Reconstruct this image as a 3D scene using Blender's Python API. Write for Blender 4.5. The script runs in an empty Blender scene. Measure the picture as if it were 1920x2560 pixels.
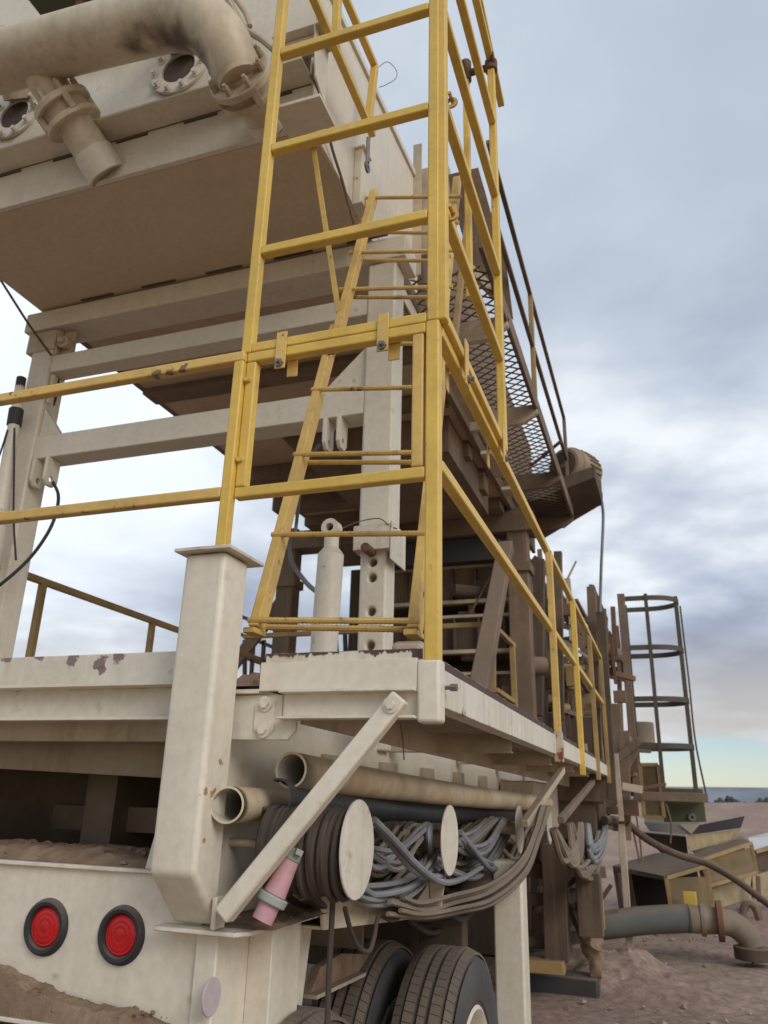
import bpy, bmesh, math, random
from mathutils import Vector, Matrix, noise
random.seed(7)
R = math.radians
scene = bpy.context.scene
col = scene.collection

# ------------------------------------------------------------------ camera
PITCH, YAW, ROLL = R(20.1), R(19.6), R(1.5)
EYE = Vector((0, 0, 1.6))
FW = Vector((-math.sin(YAW)*math.cos(PITCH), math.cos(YAW)*math.cos(PITCH), math.sin(PITCH)))
RT0 = Vector((math.cos(YAW), math.sin(YAW), 0)); UP0 = RT0.cross(FW)
RT = RT0*math.cos(ROLL) + UP0*math.sin(ROLL); UPV = -RT0*math.sin(ROLL) + UP0*math.cos(ROLL)
cam = bpy.data.cameras.new('camera'); co = bpy.data.objects.new('camera', cam); col.objects.link(co)
m = Matrix((RT, UPV, -FW)).transposed().to_4x4(); m.translation = EYE; co.matrix_world = m
cam.sensor_fit = 'VERTICAL'; cam.sensor_height = 36.0; cam.lens = 1925/2560*36
cam.clip_start = .05; cam.clip_end = 3000
cam.dof.use_dof = True; cam.dof.focus_distance = 2.35; cam.dof.aperture_fstop = 5.0
scene.camera = co

def at(x, y, X=None, Y=None, Z=None):
    """the world point that was surveyed at photo pixel x, y on the plane X=, Y= or Z="""
    d = FW*1925 + RT*(x-960) - UPV*(y-1280)
    t = (X-EYE.x)/d.x if X is not None else (Y-EYE.y)/d.y if Y is not None else (Z-EYE.z)/d.z
    return EYE + d*t

# ------------------------------------------------------------------ world and sun
SUN_EL, SUN_AZ = R(32), R(125)      # azimuth from +Y towards +X
w = bpy.data.worlds.new('World'); scene.world = w; w.use_nodes = True
nt = w.node_tree; nt.nodes.clear()
def N(nt, t, **k):
    n = nt.nodes.new(t)
    for a, b in k.items():
        if a.startswith('i_'):
            n.inputs[int(a[2:])].default_value = b
        else: setattr(n, a, b)
    return n
def L(nt, a, b): nt.links.new(a, b)
def ramp(nt, src, stops, interp='LINEAR'):
    n = nt.nodes.new('ShaderNodeValToRGB'); n.color_ramp.interpolation = interp
    e = n.color_ramp.elements
    while len(e) < len(stops): e.new(.5)
    for i, (p, c) in enumerate(stops):
        e[i].position = p; e[i].color = (c, c, c, 1) if isinstance(c, (int, float)) else (*c, 1)
    L(nt, src, n.inputs[0]); return n
def mathn(nt, op, a, b=None, c=None, clamp=False):
    n = nt.nodes.new('ShaderNodeMath'); n.operation = op; n.use_clamp = clamp
    for i, v in enumerate((a, b, c)):
        if v is None: continue
        if isinstance(v, (int, float)): n.inputs[i].default_value = v
        else: L(nt, v, n.inputs[i])
    return n.outputs[0]
def mixc(nt, f, a, b, mode='MIX'):
    n = nt.nodes.new('ShaderNodeMix'); n.data_type = 'RGBA'; n.blend_type = mode
    for i, v in ((0, f), (6, a), (7, b)):
        if isinstance(v, (int, float)): n.inputs[i].default_value = v
        elif isinstance(v, tuple): n.inputs[i].default_value = (*v, 1)
        else: L(nt, v, n.inputs[i])
    return n.outputs[2]
tc = N(nt, 'ShaderNodeTexCoord')
sky = N(nt, 'ShaderNodeTexSky', sky_type='NISHITA', sun_disc=False, sun_elevation=SUN_EL, sun_rotation=SUN_AZ, altitude=1500, air_density=1.0, dust_density=1.2, ozone_density=1.5)
sep = N(nt, 'ShaderNodeSeparateXYZ'); L(nt, tc.outputs['Generated'], sep.inputs[0])
zz = mathn(nt, 'MAXIMUM', sep.outputs[2], 0.0)
den = mathn(nt, 'ADD', zz, 0.20)
cx_ = mathn(nt, 'DIVIDE', sep.outputs[0], den); cy_ = mathn(nt, 'DIVIDE', sep.outputs[1], den)
cmb = N(nt, 'ShaderNodeCombineXYZ'); L(nt, cx_, cmb.inputs[0]); L(nt, cy_, cmb.inputs[1])
n1 = N(nt, 'ShaderNodeTexNoise'); n1.inputs['Scale'].default_value = .85; n1.inputs['Detail'].default_value = 7; n1.inputs['Roughness'].default_value = .52; n1.inputs['Distortion'].default_value = .35
n2 = N(nt, 'ShaderNodeTexNoise'); n2.inputs['Scale'].default_value = 3.2; n2.inputs['Detail'].default_value = 8; n2.inputs['Roughness'].default_value = .5
mp = N(nt, 'ShaderNodeMapping'); mp.inputs['Location'].default_value = (3.1, 7.4, 0); mp.inputs['Rotation'].default_value = (0, 0, R(-30)); mp.inputs['Scale'].default_value = (1.0, 1.0, 1)
L(nt, cmb.outputs[0], mp.inputs[0]); L(nt, mp.outputs[0], n1.inputs['Vector']); L(nt, mp.outputs[0], n2.inputs['Vector'])
mixn = mathn(nt, 'ADD', mathn(nt, 'MULTIPLY', n1.outputs[0], .68), mathn(nt, 'MULTIPLY', n2.outputs[0], .32))
# clouds: dark flat bellies to bright thin parts
shade = ramp(nt, mixn, [(.38, (2.7, 3.05, 3.95)), (.45, (3.5, 4.0, 5.1)), (.50, (4.5, 5.1, 6.2)), (.55, (5.8, 6.4, 7.3)), (.62, (8.8, 9.2, 9.6))])
# the overcast thins out to the left behind the machine and is smooth overhead
dotn = N(nt, 'ShaderNodeVectorMath', operation='DOT_PRODUCT'); L(nt, tc.outputs['Generated'], dotn.inputs[0])
bd = at(110, 850, Y=50) - EYE; bd.normalize(); dotn.inputs[1].default_value = bd
lobe = ramp(nt, dotn.outputs['Value'], [(.915, 0.0), (.992, 1.0)], 'EASE')
bright = mixc(nt, mathn(nt, 'MULTIPLY', lobe.outputs[0], .68), shade.outputs[0], (10.5, 11.2, 11.8))
smooth = ramp(nt, zz, [(.34, 0.0), (.66, .72)])
clouds = mixc(nt, mathn(nt, 'MULTIPLY', smooth.outputs[0], mathn(nt, 'SUBTRACT', 1.0, lobe.outputs[0])), bright, (4.75, 5.4, 6.3))
# warm light bottoms close to the horizon
warm = ramp(nt, zz, [(.07, 1.0), (.22, 0.0)], 'EASE')
clouds = mixc(nt, mathn(nt, 'MULTIPLY', warm.outputs[0], .55), clouds, (7.0, 6.5, 5.6))
edge = mathn(nt, 'ADD', zz, mathn(nt, 'MULTIPLY', mathn(nt, 'SUBTRACT', n2.outputs[0], .5), .05))
cover = ramp(nt, edge, [(.060, 0.0), (.072, 1.0)], 'EASE')
skyc = mixc(nt, 1.0, sky.outputs[0], (1.05, 1.0, .98), 'MULTIPLY')
final = mixc(nt, cover.outputs[0], skyc, clouds)
bg = N(nt, 'ShaderNodeBackground'); bg.inputs[1].default_value = .1; L(nt, final, bg.inputs[0])
wo = N(nt, 'ShaderNodeOutputWorld'); L(nt, bg.outputs[0], wo.inputs[0])

sl = bpy.data.lights.new('sun', 'SUN'); sl.energy = 1.35; sl.angle = R(30); sl.color = (1, .965, .91)
so = bpy.data.objects.new('sun', sl); col.objects.link(so)
sd = Vector((math.sin(SUN_AZ)*math.cos(SUN_EL), math.cos(SUN_AZ)*math.cos(SUN_EL), math.sin(SUN_EL)))
so.rotation_euler = sd.to_track_quat('Z', 'Y').to_euler(); so.location = (20, 20, 20)
scene.view_settings.view_transform = 'Standard'; scene.view_settings.look = 'None'
scene.view_settings.exposure = 0.17; scene.view_settings.gamma = 1

# ------------------------------------------------------------------ materials
def mat(name, base, var=None, rough=.55, metal=0, dust=0, dustc=(.23, .17, .125), chip=0, chipc=(.10, .055, .045), streak=0, streakc=(.32, .22, .13), grime=0,
        grimec=(.10, .07, .045), bump=.15, bscale=60, spec=.35, nscale=2.2, chipscale=9):
    m = bpy.data.materials.new(name); m.use_nodes = True; nt = m.node_tree; b = nt.nodes['Principled BSDF']
    geo = N(nt, 'ShaderNodeNewGeometry'); pos = geo.outputs['Position']
    big = N(nt, 'ShaderNodeTexNoise'); big.inputs['Scale'].default_value = nscale; big.inputs['Detail'].default_value = 6; L(nt, pos, big.inputs['Vector'])
    fine = N(nt, 'ShaderNodeTexNoise'); fine.inputs['Scale'].default_value = 34; fine.inputs['Detail'].default_value = 7; fine.inputs['Roughness'].default_value = .65; L(nt, pos, fine.inputs['Vector'])
    v2 = var or tuple(c*.86 for c in base)
    r1 = ramp(nt, big.outputs[0], [(.35, 0.0), (.65, 1.0)])
    c = mixc(nt, r1.outputs[0], base, v2)
    r2 = ramp(nt, fine.outputs[0], [(.3, .90), (.7, 1.06)])
    c = mixc(nt, 1.0, c, r2.outputs[0], 'MULTIPLY')
    if streak:
        mp = N(nt, 'ShaderNodeMapping'); mp.inputs['Scale'].default_value = (16, 16, 1.1); L(nt, pos, mp.inputs[0])
        s = N(nt, 'ShaderNodeTexNoise'); s.inputs['Scale'].default_value = 1.3; s.inputs['Detail'].default_value = 5; L(nt, mp.outputs[0], s.inputs['Vector'])
        sr = ramp(nt, s.outputs[0], [(.50, 0.0), (.72, 1.0)])
        c = mixc(nt, mathn(nt, 'MULTIPLY', sr.outputs[0], streak), c, streakc)
    if grime:
        g = N(nt, 'ShaderNodeTexNoise'); g.inputs['Scale'].default_value = 5.5; g.inputs['Detail'].default_value = 9; g.inputs['Roughness'].default_value = .68; L(nt, pos, g.inputs['Vector'])
        gr = ramp(nt, g.outputs[0], [(.46, 0.0), (.70, 1.0)])
        c = mixc(nt, mathn(nt, 'MULTIPLY', gr.outputs[0], grime), c, grimec)
    if chip:
        ch = N(nt, 'ShaderNodeTexNoise'); ch.inputs['Scale'].default_value = chipscale; ch.inputs['Detail'].default_value = 10; ch.inputs['Roughness'].default_value = .62; L(nt, pos, ch.inputs['Vector'])
        t = .80-.24*chip
        bv = N(nt, 'ShaderNodeBevel', samples=4); bv.inputs['Radius'].default_value = .006
        dt = N(nt, 'ShaderNodeVectorMath', operation='DOT_PRODUCT'); L(nt, bv.outputs[0], dt.inputs[0]); L(nt, geo.outputs['True Normal'], dt.inputs[1])
        ed = mathn(nt, 'MULTIPLY', mathn(nt, 'SUBTRACT', 1.0, dt.outputs['Value'], clamp=True), .9*min(1, chip+.35))
        chv = mathn(nt, 'ADD', ch.outputs[0], mathn(nt, 'MINIMUM', ed, .16+.12*chip))
        cr = ramp(nt, chv, [(t, 0.0), (t+.012, 1.0)])
        halo = ramp(nt, chv, [(t-.07, 0.0), (t, .5)])
        c = mixc(nt, halo.outputs[0], c, (.42, .24, .10))
        c = mixc(nt, cr.outputs[0], c, chipc)
    if dust:
        sp = N(nt, 'ShaderNodeSeparateXYZ'); L(nt, geo.outputs['Normal'], sp.inputs[0])
        up = ramp(nt, sp.outputs[2], [(.35, 0.0), (.8, 1.0)])
        dn = ramp(nt, big.outputs[0], [(.3, .75), (.6, 1.0)])
        c = mixc(nt, mathn(nt, 'MULTIPLY', mathn(nt, 'MULTIPLY', up.outputs[0], dn.outputs[0]), dust), c, dustc)
    L(nt, c, b.inputs['Base Color'])
    rr = ramp(nt, fine.outputs[0], [(.3, max(0, rough-.12)), (.7, min(1, rough+.14))]); L(nt, rr.outputs[0], b.inputs['Roughness'])
    b.inputs['Metallic'].default_value = metal; b.inputs['Specular IOR Level'].default_value = spec
    if bump:
        bn = N(nt, 'ShaderNodeTexNoise'); bn.inputs['Scale'].default_value = bscale; bn.inputs['Detail'].default_value = 6; L(nt, pos, bn.inputs['Vector'])
        bp = N(nt, 'ShaderNodeBump'); bp.inputs['Strength'].default_value = bump; bp.inputs['Distance'].default_value = .004
        L(nt, bn.outputs[0], bp.inputs['Height']); L(nt, bp.outputs[0], b.inputs['Normal'])
    return m
CREAM = mat('cream_paint', (.745, .68, .56), (.69, .62, .505), rough=.42, dust=.5, chip=.33, streak=.16, grime=.12, streakc=(.46, .35, .22), grimec=(.30, .21, .13), nscale=.9, bump=.08, bscale=30, spec=.45)
CREAMC = mat('chipped_cream_paint', (.73, .675, .57), (.66, .60, .49), rough=.5, dust=.45, chip=.62, streak=.30, grime=.10, chipscale=7, chipc=(.13, .075, .07))
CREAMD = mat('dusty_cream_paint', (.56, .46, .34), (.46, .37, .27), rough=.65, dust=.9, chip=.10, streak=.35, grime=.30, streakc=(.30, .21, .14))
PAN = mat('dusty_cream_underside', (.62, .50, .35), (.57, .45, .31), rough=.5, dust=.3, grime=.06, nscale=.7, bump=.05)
YEL = mat('yellow_paint', (.76, .51, .10), (.68, .45, .085), rough=.45, dust=.25, chip=.34, grime=.28, grimec=(.30, .19, .06), streak=.15, streakc=(.80, .62, .30), chipc=(.14, .08, .06), chipscale=16, spec=.45)
YELC = mat('worn_yellow_paint', (.74, .50, .15), (.64, .42, .13), rough=.55, dust=.45, chip=.55, grime=.35, grimec=(.20, .13, .07), chipc=(.13, .075, .055), chipscale=18)
YELD = mat('dusty_yellow_paint', (.42, .28, .11), (.33, .22, .10), rough=.7, dust=.8, chip=.3, grime=.4)
BROWN = mat('dust_caked_steel', (.235, .165, .115), (.165, .115, .08), rough=.85, dust=.8, chip=.2, streak=.3, grime=.35, bump=.5, bscale=35, chipc=(.06, .04, .03))
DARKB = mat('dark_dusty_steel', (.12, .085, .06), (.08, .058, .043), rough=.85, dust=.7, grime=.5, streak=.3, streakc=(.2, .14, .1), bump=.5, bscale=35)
PRIMER = mat('flaking_primer_lip', (.115, .07, .065), (.09, .055, .05), rough=.8, chip=.35, chipc=(.6, .54, .45), chipscale=14)
RUST = mat('rusty_steel', (.20, .10, .055), (.12, .07, .045), rough=.8, grime=.4, bump=.5)
STEEL = mat('bare_steel', (.30, .29, .28), (.2, .19, .18), rough=.45, metal=.7, grime=.3)
RUBBER = mat('black_rubber', (.028, .028, .03), (.04, .037, .035), rough=.6, dust=.5, spec=.4)
def tyre_mat():
    m = mat('dusty_tyre_rubber', (.11, .085, .066), (.075, .06, .05), rough=.85, dust=.4, grime=.3, grimec=(.05, .045, .04), bump=.4)
    return m
TYRE = tyre_mat()
TREADM = mat('dusty_tread', (.20, .155, .115), (.13, .105, .085), rough=.9, grime=.3, grimec=(.07, .06, .05), bump=.3)
SIDEW = mat('tyre_sidewall_rubber', (.045, .05, .06), (.10, .09, .085), rough=.6, grime=.3, bump=.3)
GREYC = mat('grey_cable_sheath', (.27, .285, .315), (.18, .185, .20), rough=.6, dust=.35, grime=.3)
BROWNC = mat('mud_brown_cable_sheath', (.085, .063, .048), (.04, .032, .028), rough=.7, dust=.15, grime=.4, grimec=(.02, .018, .018))
TANC = mat('tan_dusty_cable_sheath', (.28, .22, .16), (.18, .14, .105), rough=.8, dust=.5, grime=.3)
PVC = mat('weathered_plastic_pipe', (.60, .45, .27), (.72, .60, .42), rough=.6, dust=.35, grime=.38, grimec=(.20, .13, .07), streak=.2, nscale=6, bscale=25, bump=.4)
PVCIN = mat('pale_pipe_bore', (.55, .53, .45), (.42, .38, .3), rough=.6)
BLKP = mat('dark_plastic_pipe', (.060, .060, .062), (.04, .04, .042), rough=.55, dust=.5, dustc=(.16, .13, .11))
PINK = mat('faded_pink_plastic', (.55, .31, .33), (.46, .26, .28), rough=.6, grime=.25, chip=.1)
GREYP = mat('grey_plastic', (.34, .37, .34), (.26, .28, .26), rough=.6, grime=.3)
RED = mat('red_lamp_lens', (.52, .008, .012), (.40, .006, .008), rough=.25, bump=.06, bscale=120, spec=.5)
REFL = mat('faded_reflector', (.55, .47, .48), (.48, .40, .42), rough=.5, grime=.15, chip=.1)
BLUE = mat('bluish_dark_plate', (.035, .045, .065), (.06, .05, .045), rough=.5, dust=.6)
HOSEG = mat('dark_grey_hose', (.10, .108, .105), (.14, .13, .11), rough=.75, dust=.5)
CAGE = mat('dark_brown_grey_steel', (.085, .070, .052), (.11, .088, .066), rough=.7, dust=.3)
GREEN = mat('green_drab_paint', (.09, .10, .055), (.12, .12, .07), rough=.6, dust=.4)

def stain(m, spots, colr=(.08, .045, .028), amp=1.6, sc=7, hard=(.35, 1.1)):
    nt = m.node_tree; b = nt.nodes['Principled BSDF']; src = b.inputs['Base Color'].links[0].from_socket
    geo = N(nt, 'ShaderNodeNewGeometry'); nz = N(nt, 'ShaderNodeTexNoise'); nz.inputs['Scale'].default_value = sc; nz.inputs['Detail'].default_value = 8; L(nt, geo.outputs['Position'], nz.inputs['Vector'])
    for c, r_ in spots:
        ds_ = N(nt, 'ShaderNodeVectorMath', operation='DISTANCE'); L(nt, geo.outputs['Position'], ds_.inputs[0]); ds_.inputs[1].default_value = c
        v = mathn(nt, 'ADD', mathn(nt, 'DIVIDE', ds_.outputs['Value'], r_), mathn(nt, 'MULTIPLY', mathn(nt, 'SUBTRACT', nz.outputs[0], .5), amp))
        rm_ = ramp(nt, v, [(hard[0], .9), (hard[1], 0.0)]); src = mixc(nt, rm_.outputs[0], src, colr)
    L(nt, src, b.inputs['Base Color'])
COLM = mat('column_cream_paint', (.745, .68, .56), (.69, .62, .505), rough=.42, dust=.5, chip=.33, streak=.16, grime=.12, streakc=(.46, .35, .22), grimec=(.30, .21, .13), nscale=.9, bump=.08, bscale=30, spec=.45)
stain(COLM, [(at(588, 1880, X=-1.165), .022), (at(587, 1910, X=-1.165), .022), (at(588, 1935, X=-1.165), .02), (at(552, 1905, X=-1.165), .014), (at(535, 1985, X=-1.165), .022), (at(515, 1980, X=-1.165), .014), (at(510, 2100, X=-1.165), .012), (at(500, 1985, Y=1.895), .010), (at(515, 1900, Y=1.895), .006), (at(513, 1950, Y=1.895), .007)], (.40, .20, .07), 2.4, 60, (.5, .75))
DECKE = mat('patchy_deck_edge_paint', (.73, .675, .57), (.66, .60, .49), rough=.5, dust=.3, chip=.45, streak=.25, grime=.12, chipscale=8, chipc=(.16, .10, .085))
stain(DECKE, [(at(252, 1655, Y=2.045), .035), (at(255, 1675, Y=2.045), .025), (at(300, 1640, Y=2.045), .03), (at(180, 1645, Y=2.045), .03), (at(100, 1632, Y=2.045), .04), (at(20, 1632, Y=2.045), .05), (at(-60, 1640, Y=2.045), .06)], (.20, .13, .12), 2.2, 34, (.55, .7))
RAILW = mat('scuffed_yellow_rail_paint', (.74, .50, .15), (.64, .42, .13), rough=.55, dust=.45, chip=.45, grime=.35, grimec=(.20, .13, .07), chipc=(.13, .075, .055), chipscale=18)
stain(RAILW, [(at(385, 938, Y=2.03), .035), (at(420, 930, Y=2.03), .035), (at(455, 922, Y=2.03), .025), (at(210, 1290, Y=2.03), .03), (at(60, 1310, Y=2.03), .03), (at(330, 1275, Y=2.03), .02)], (.16, .11, .08), 2.6, 38, (.5, .8))

def ground_mat():
    m = bpy.data.materials.new('reddish_gravel'); m.use_nodes = True; nt = m.node_tree; b = nt.nodes['Principled BSDF']
    geo = N(nt, 'ShaderNodeNewGeometry'); pos = geo.outputs['Position']
    a = N(nt, 'ShaderNodeTexNoise'); a.inputs['Scale'].default_value = .16; a.inputs['Detail'].default_value = 9; L(nt, pos, a.inputs['Vector'])
    g = N(nt, 'ShaderNodeTexVoronoi'); g.inputs['Scale'].default_value = 26; L(nt, pos, g.inputs['Vector'])
    f = N(nt, 'ShaderNodeTexNoise'); f.inputs['Scale'].default_value = 9; f.inputs['Detail'].default_value = 10; f.inputs['Roughness'].default_value = .7; L(nt, pos, f.inputs['Vector'])
    r1 = ramp(nt, a.outputs[0], [(.35, (.36, .25, .20)), (.5, (.30, .21, .165)), (.65, (.41, .31, .24))])
    sp = N(nt, 'ShaderNodeSeparateColor'); L(nt, g.outputs['Color'], sp.inputs[0])
    r2 = ramp(nt, sp.outputs[0], [(0, .86), (1, 1.14)])
    c = mixc(nt, 1.0, r1.outputs[0], r2.outputs[0], 'MULTIPLY')
    r3 = ramp(nt, f.outputs[0], [(.35, .72), (.65, 1.2)])
    c = mixc(nt, 1.0, c, r3.outputs[0], 'MULTIPLY')
    L(nt, c, b.inputs['Base Color']); b.inputs['Roughness'].default_value = .95; b.inputs['Specular IOR Level'].default_value = .1
    bp = N(nt, 'ShaderNodeBump'); bp.inputs['Strength'].default_value = .7; bp.inputs['Distance'].default_value = .03
    L(nt, f.outputs[0], bp.inputs['Height']); L(nt, bp.outputs[0], b.inputs['Normal'])
    return m
GROUND = ground_mat()
DIRT = mat('brown_dirt', (.21, .14, .095), (.30, .21, .145), rough=.95, grime=.3, bump=1, bscale=90, nscale=14, spec=.1)
HILL = mat('hazy_far_hill', (.17, .19, .225), (.27, .285, .32), rough=1, bump=0, nscale=.02)  # distance haze is mixed into the hill colour as pale blue grey
TREEM = mat('hazy_far_tree', (.07, .08, .085), rough=1, bump=0)  # bluish tint is painted haze, no air volume is built

# ------------------------------------------------------------------ mesh builder
class MB:
    def __init__(s): s.v = []; s.f = []; s.sm = []
    def add(s, vs, fs, smooth=False):
        b = len(s.v); s.v += [Vector(v) for v in vs]
        for f in fs: s.f.append([b+i for i in f]); s.sm.append(smooth)
        return s
    def box(s, x0, x1, y0, y1, z0, z1):
        if x0 > x1: x0, x1 = x1, x0
        if y0 > y1: y0, y1 = y1, y0
        if z0 > z1: z0, z1 = z1, z0
        return s.add([(x0, y0, z0), (x1, y0, z0), (x1, y1, z0), (x0, y1, z0), (x0, y0, z1), (x1, y0, z1), (x1, y1, z1), (x0, y1, z1)],
                     [(0, 3, 2, 1), (4, 5, 6, 7), (0, 1, 5, 4), (1, 2, 6, 5), (2, 3, 7, 6), (3, 0, 4, 7)])
    def bar(s, p, q, w, h=None, up=(0, 0, 1), hollow=False):
        p = Vector(p); q = Vector(q); h = h or w; d = (q-p).normalized(); u = Vector(up)
        if abs(d.dot(u)) > .95: u = Vector((0, 1, 0))
        r = d.cross(u).normalized(); u = r.cross(d).normalized()
        vs = [c + r*a*w/2 + u*b*h/2 for c in (p, q) for a, b in ((-1, -1), (1, -1), (1, 1), (-1, 1))]
        return s.add(vs, [(0, 1, 2, 3), (7, 6, 5, 4), (0, 4, 5, 1), (1, 5, 6, 2), (2, 6, 7, 3), (3, 7, 4, 0)])
    def channel(s, p, q, depth, flange, t=.008, up=(0, 0, 1), side=1):
        """C section: web vertical (depth along up), flanges reach out by `flange` to side"""
        p = Vector(p); q = Vector(q); d = (q-p).normalized(); u = Vector(up); r = d.cross(u).normalized(); u = r.cross(d).normalized(); r = r*side
        a = depth/2; pr = [(0, -a), (flange, -a), (flange, -a+t), (t, -a+t), (t, a-t), (flange, a-t), (flange, a), (0, a)]
        vs = [c + r*x + u*y for c in (p, q) for x, y in pr]; n = 8
        caps = [(0, 1, 2, 3), (0, 3, 4, 7), (4, 5, 6, 7)]
        fs = [tuple(c) for c in caps] + [tuple(n+i for i in reversed(c)) for c in caps]
        fs += [(i, (i+1) % n, n+(i+1) % n, n+i) for i in range(n)]
        return s.add(vs, fs)
    def cyl(s, p, q, r0, r1=None, n=20, caps=True, inner=None):
        p = Vector(p); q = Vector(q); r1 = r0 if r1 is None else r1; d = (q-p).normalized()
        u = Vector((0, 0, 1)) if abs(d.z) < .9 else Vector((1, 0, 0)); a = d.cross(u).normalized(); b = d.cross(a).normalized()
        cs = [(math.cos(2*math.pi*i/n), math.sin(2*math.pi*i/n)) for i in range(n)]
        vs = [p + (a*c+b*e)*r0 for c, e in cs] + [q + (a*c+b*e)*r1 for c, e in cs]
        s.add(vs, [(i, n+i, n+(i+1) % n, (i+1) % n) for i in range(n)], True)
        if inner:
            vi = [p + (a*c+b*e)*inner for c, e in cs] + [q + (a*c+b*e)*inner for c, e in cs]
            s.add(vi, [(i, (i+1) % n, n+(i+1) % n, n+i) for i in range(n)], True)
            s.add(vs[:n]+vi[:n], [(i, (i+1) % n, n+(i+1) % n, n+i) for i in range(n)])
            s.add(vs[n:]+vi[n:], [(i, n+i, n+(i+1) % n, (i+1) % n) for i in range(n)])
        elif caps:
            s.add(vs, [tuple(range(n)), tuple(reversed(range(n, 2*n)))])
        return s
    def tube(s, pts, r, n=8, closed=False, smooth=True, caps=True):
        P = [Vector(p) for p in pts]; k = len(P)
        T = []
        for i in range(k):
            a = P[(i-1) % k] if (closed or i > 0) else P[0]; b = P[(i+1) % k] if (closed or i < k-1) else P[-1]
            t = (b-a); T.append(t.normalized() if t.length > 1e-9 else Vector((0, 0, 1)))
        u = Vector((0, 0, 1)) if abs(T[0].z) < .9 else Vector((1, 0, 0))
        nrm = (u - T[0]*u.dot(T[0])).normalized(); rings = []
        for i in range(k):
            nrm = (nrm - T[i]*nrm.dot(T[i]))
            nrm = nrm.normalized() if nrm.length > 1e-6 else T[i].orthogonal().normalized()
            b = T[i].cross(nrm); rr = r[i] if isinstance(r, (list, tuple)) else r
            rings.append([P[i] + (nrm*math.cos(2*math.pi*j/n) + b*math.sin(2*math.pi*j/n))*rr for j in range(n)])
        vs = [v for rg in rings for v in rg]; fs = []
        for i in range(k if closed else k-1):
            i2 = (i+1) % k
            for j in range(n): fs.append((i*n+j, i*n+(j+1) % n, i2*n+(j+1) % n, i2*n+j))
        s.add(vs, fs, smooth)
        if not closed and caps: s.add(rings[0]+rings[-1], [tuple(reversed(range(n))), tuple(range(n, 2*n))])
        return s
    def prism(s, poly, vec):
        n = len(poly); vec = Vector(vec); vs = [Vector(p) for p in poly] + [Vector(p)+vec for p in poly]
        return s.add(vs, [tuple(range(n)), tuple(reversed(range(n, 2*n)))] + [(i, n+i, n+(i+1) % n, (i+1) % n) for i in range(n)])
    def ringplate(s, c, ax, r0, r1, t, n=28):
        c = Vector(c); ax = Vector(ax).normalized()
        return s.cyl(c-ax*t/2, c+ax*t/2, r1, n=n, inner=r0)
def cr(pts, k=8, closed=False):
    P = [Vector(p) for p in pts]; n = len(P); out = []
    rng = range(n) if closed else range(n-1)
    for i in rng:
        p0 = P[(i-1) % n] if closed or i > 0 else P[0]*2-P[1]
        p1 = P[i]; p2 = P[(i+1) % n]; p3 = P[(i+2) % n] if closed or i+2 < n else P[-1]*2-P[-2]
        for j in range(k):
            t = j/k
            out.append(.5*((2*p1) + (p2-p0)*t + (2*p0-5*p1+4*p2-p3)*t*t + (3*p1-p0-3*p2+p3)*t**3))
    if not closed: out.append(P[-1])
    return out

def props(o, label=None, cat=None, group=None, kind=None):
    if label: o['label'] = label
    if cat: o['category'] = cat
    if group: o['group'] = group
    if kind: o['kind'] = kind
    return o
def thing(name, label, cat, loc, group=None):
    o = bpy.data.objects.new(name, None); o.empty_display_size = .1; col.objects.link(o); o.location = loc
    return props(o, label, cat, group)
def origin(o):
    v = Vector((0, 0, 0))
    while o: v += o.location; o = o.parent
    return v
def obj(name, mb, mt, parent=None, bevel=0.0, seg=2, label=None, cutter=None):
    me = bpy.data.meshes.new(name)
    if parent: off = origin(parent)
    else:
        xs = [v.x for v in mb.v]; ys = [v.y for v in mb.v]; zs = [v.z for v in mb.v]
        off = Vector(((min(xs)+max(xs))/2, (min(ys)+max(ys))/2, min(zs)))
    me.from_pydata([tuple(v-off) for v in mb.v], [], mb.f)
    me.polygons.foreach_set('use_smooth', [bool(x) for x in mb.sm])
    me.materials.append(mt); me.validate(); me.update()
    bm = bmesh.new(); bm.from_mesh(me); bmesh.ops.remove_doubles(bm, verts=bm.verts, dist=1e-5)
    bmesh.ops.recalc_face_normals(bm, faces=bm.faces); bm.to_mesh(me); bm.free()
    me.set_sharp_from_angle(angle=R(38))
    o = bpy.data.objects.new(name, me); col.objects.link(o)
    if parent: o.parent = parent
    else: o.location = off
    if cutter:
        cm = bpy.data.meshes.new('cut'); cm.from_pydata([tuple(v-off) for v in cutter.v], [], cutter.f); cm.update()
        bm = bmesh.new(); bm.from_mesh(cm); bmesh.ops.remove_doubles(bm, verts=bm.verts, dist=1e-5)
        bmesh.ops.recalc_face_normals(bm, faces=bm.faces); bm.to_mesh(cm); bm.free()
        cob = bpy.data.objects.new('cut', cm); col.objects.link(cob); cob.matrix_world = Matrix.Translation(origin(o) if parent else off)
        md = o.modifiers.new('cut', 'BOOLEAN'); md.operation = 'DIFFERENCE'; md.object = cob; md.solver = 'EXACT'
        bpy.context.view_layer.update()
        ev = o.evaluated_get(bpy.context.evaluated_depsgraph_get()); nm = bpy.data.meshes.new_from_object(ev)
        o.modifiers.clear(); o.data = nm; nm.name = name; bpy.data.objects.remove(cob)
        if not nm.materials: nm.materials.append(mt)
    if bevel:
        b = o.modifiers.new('bevel', 'BEVEL'); b.width = bevel; b.segments = seg; b.limit_method = 'ANGLE'; b.angle_limit = R(40); b.harden_normals = False
        for p in o.data.polygons: p.use_smooth = True
        o.data.set_sharp_from_angle(angle=R(70))
        if seg < 2: pass
    if label: o['label'] = label
    return o
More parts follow.
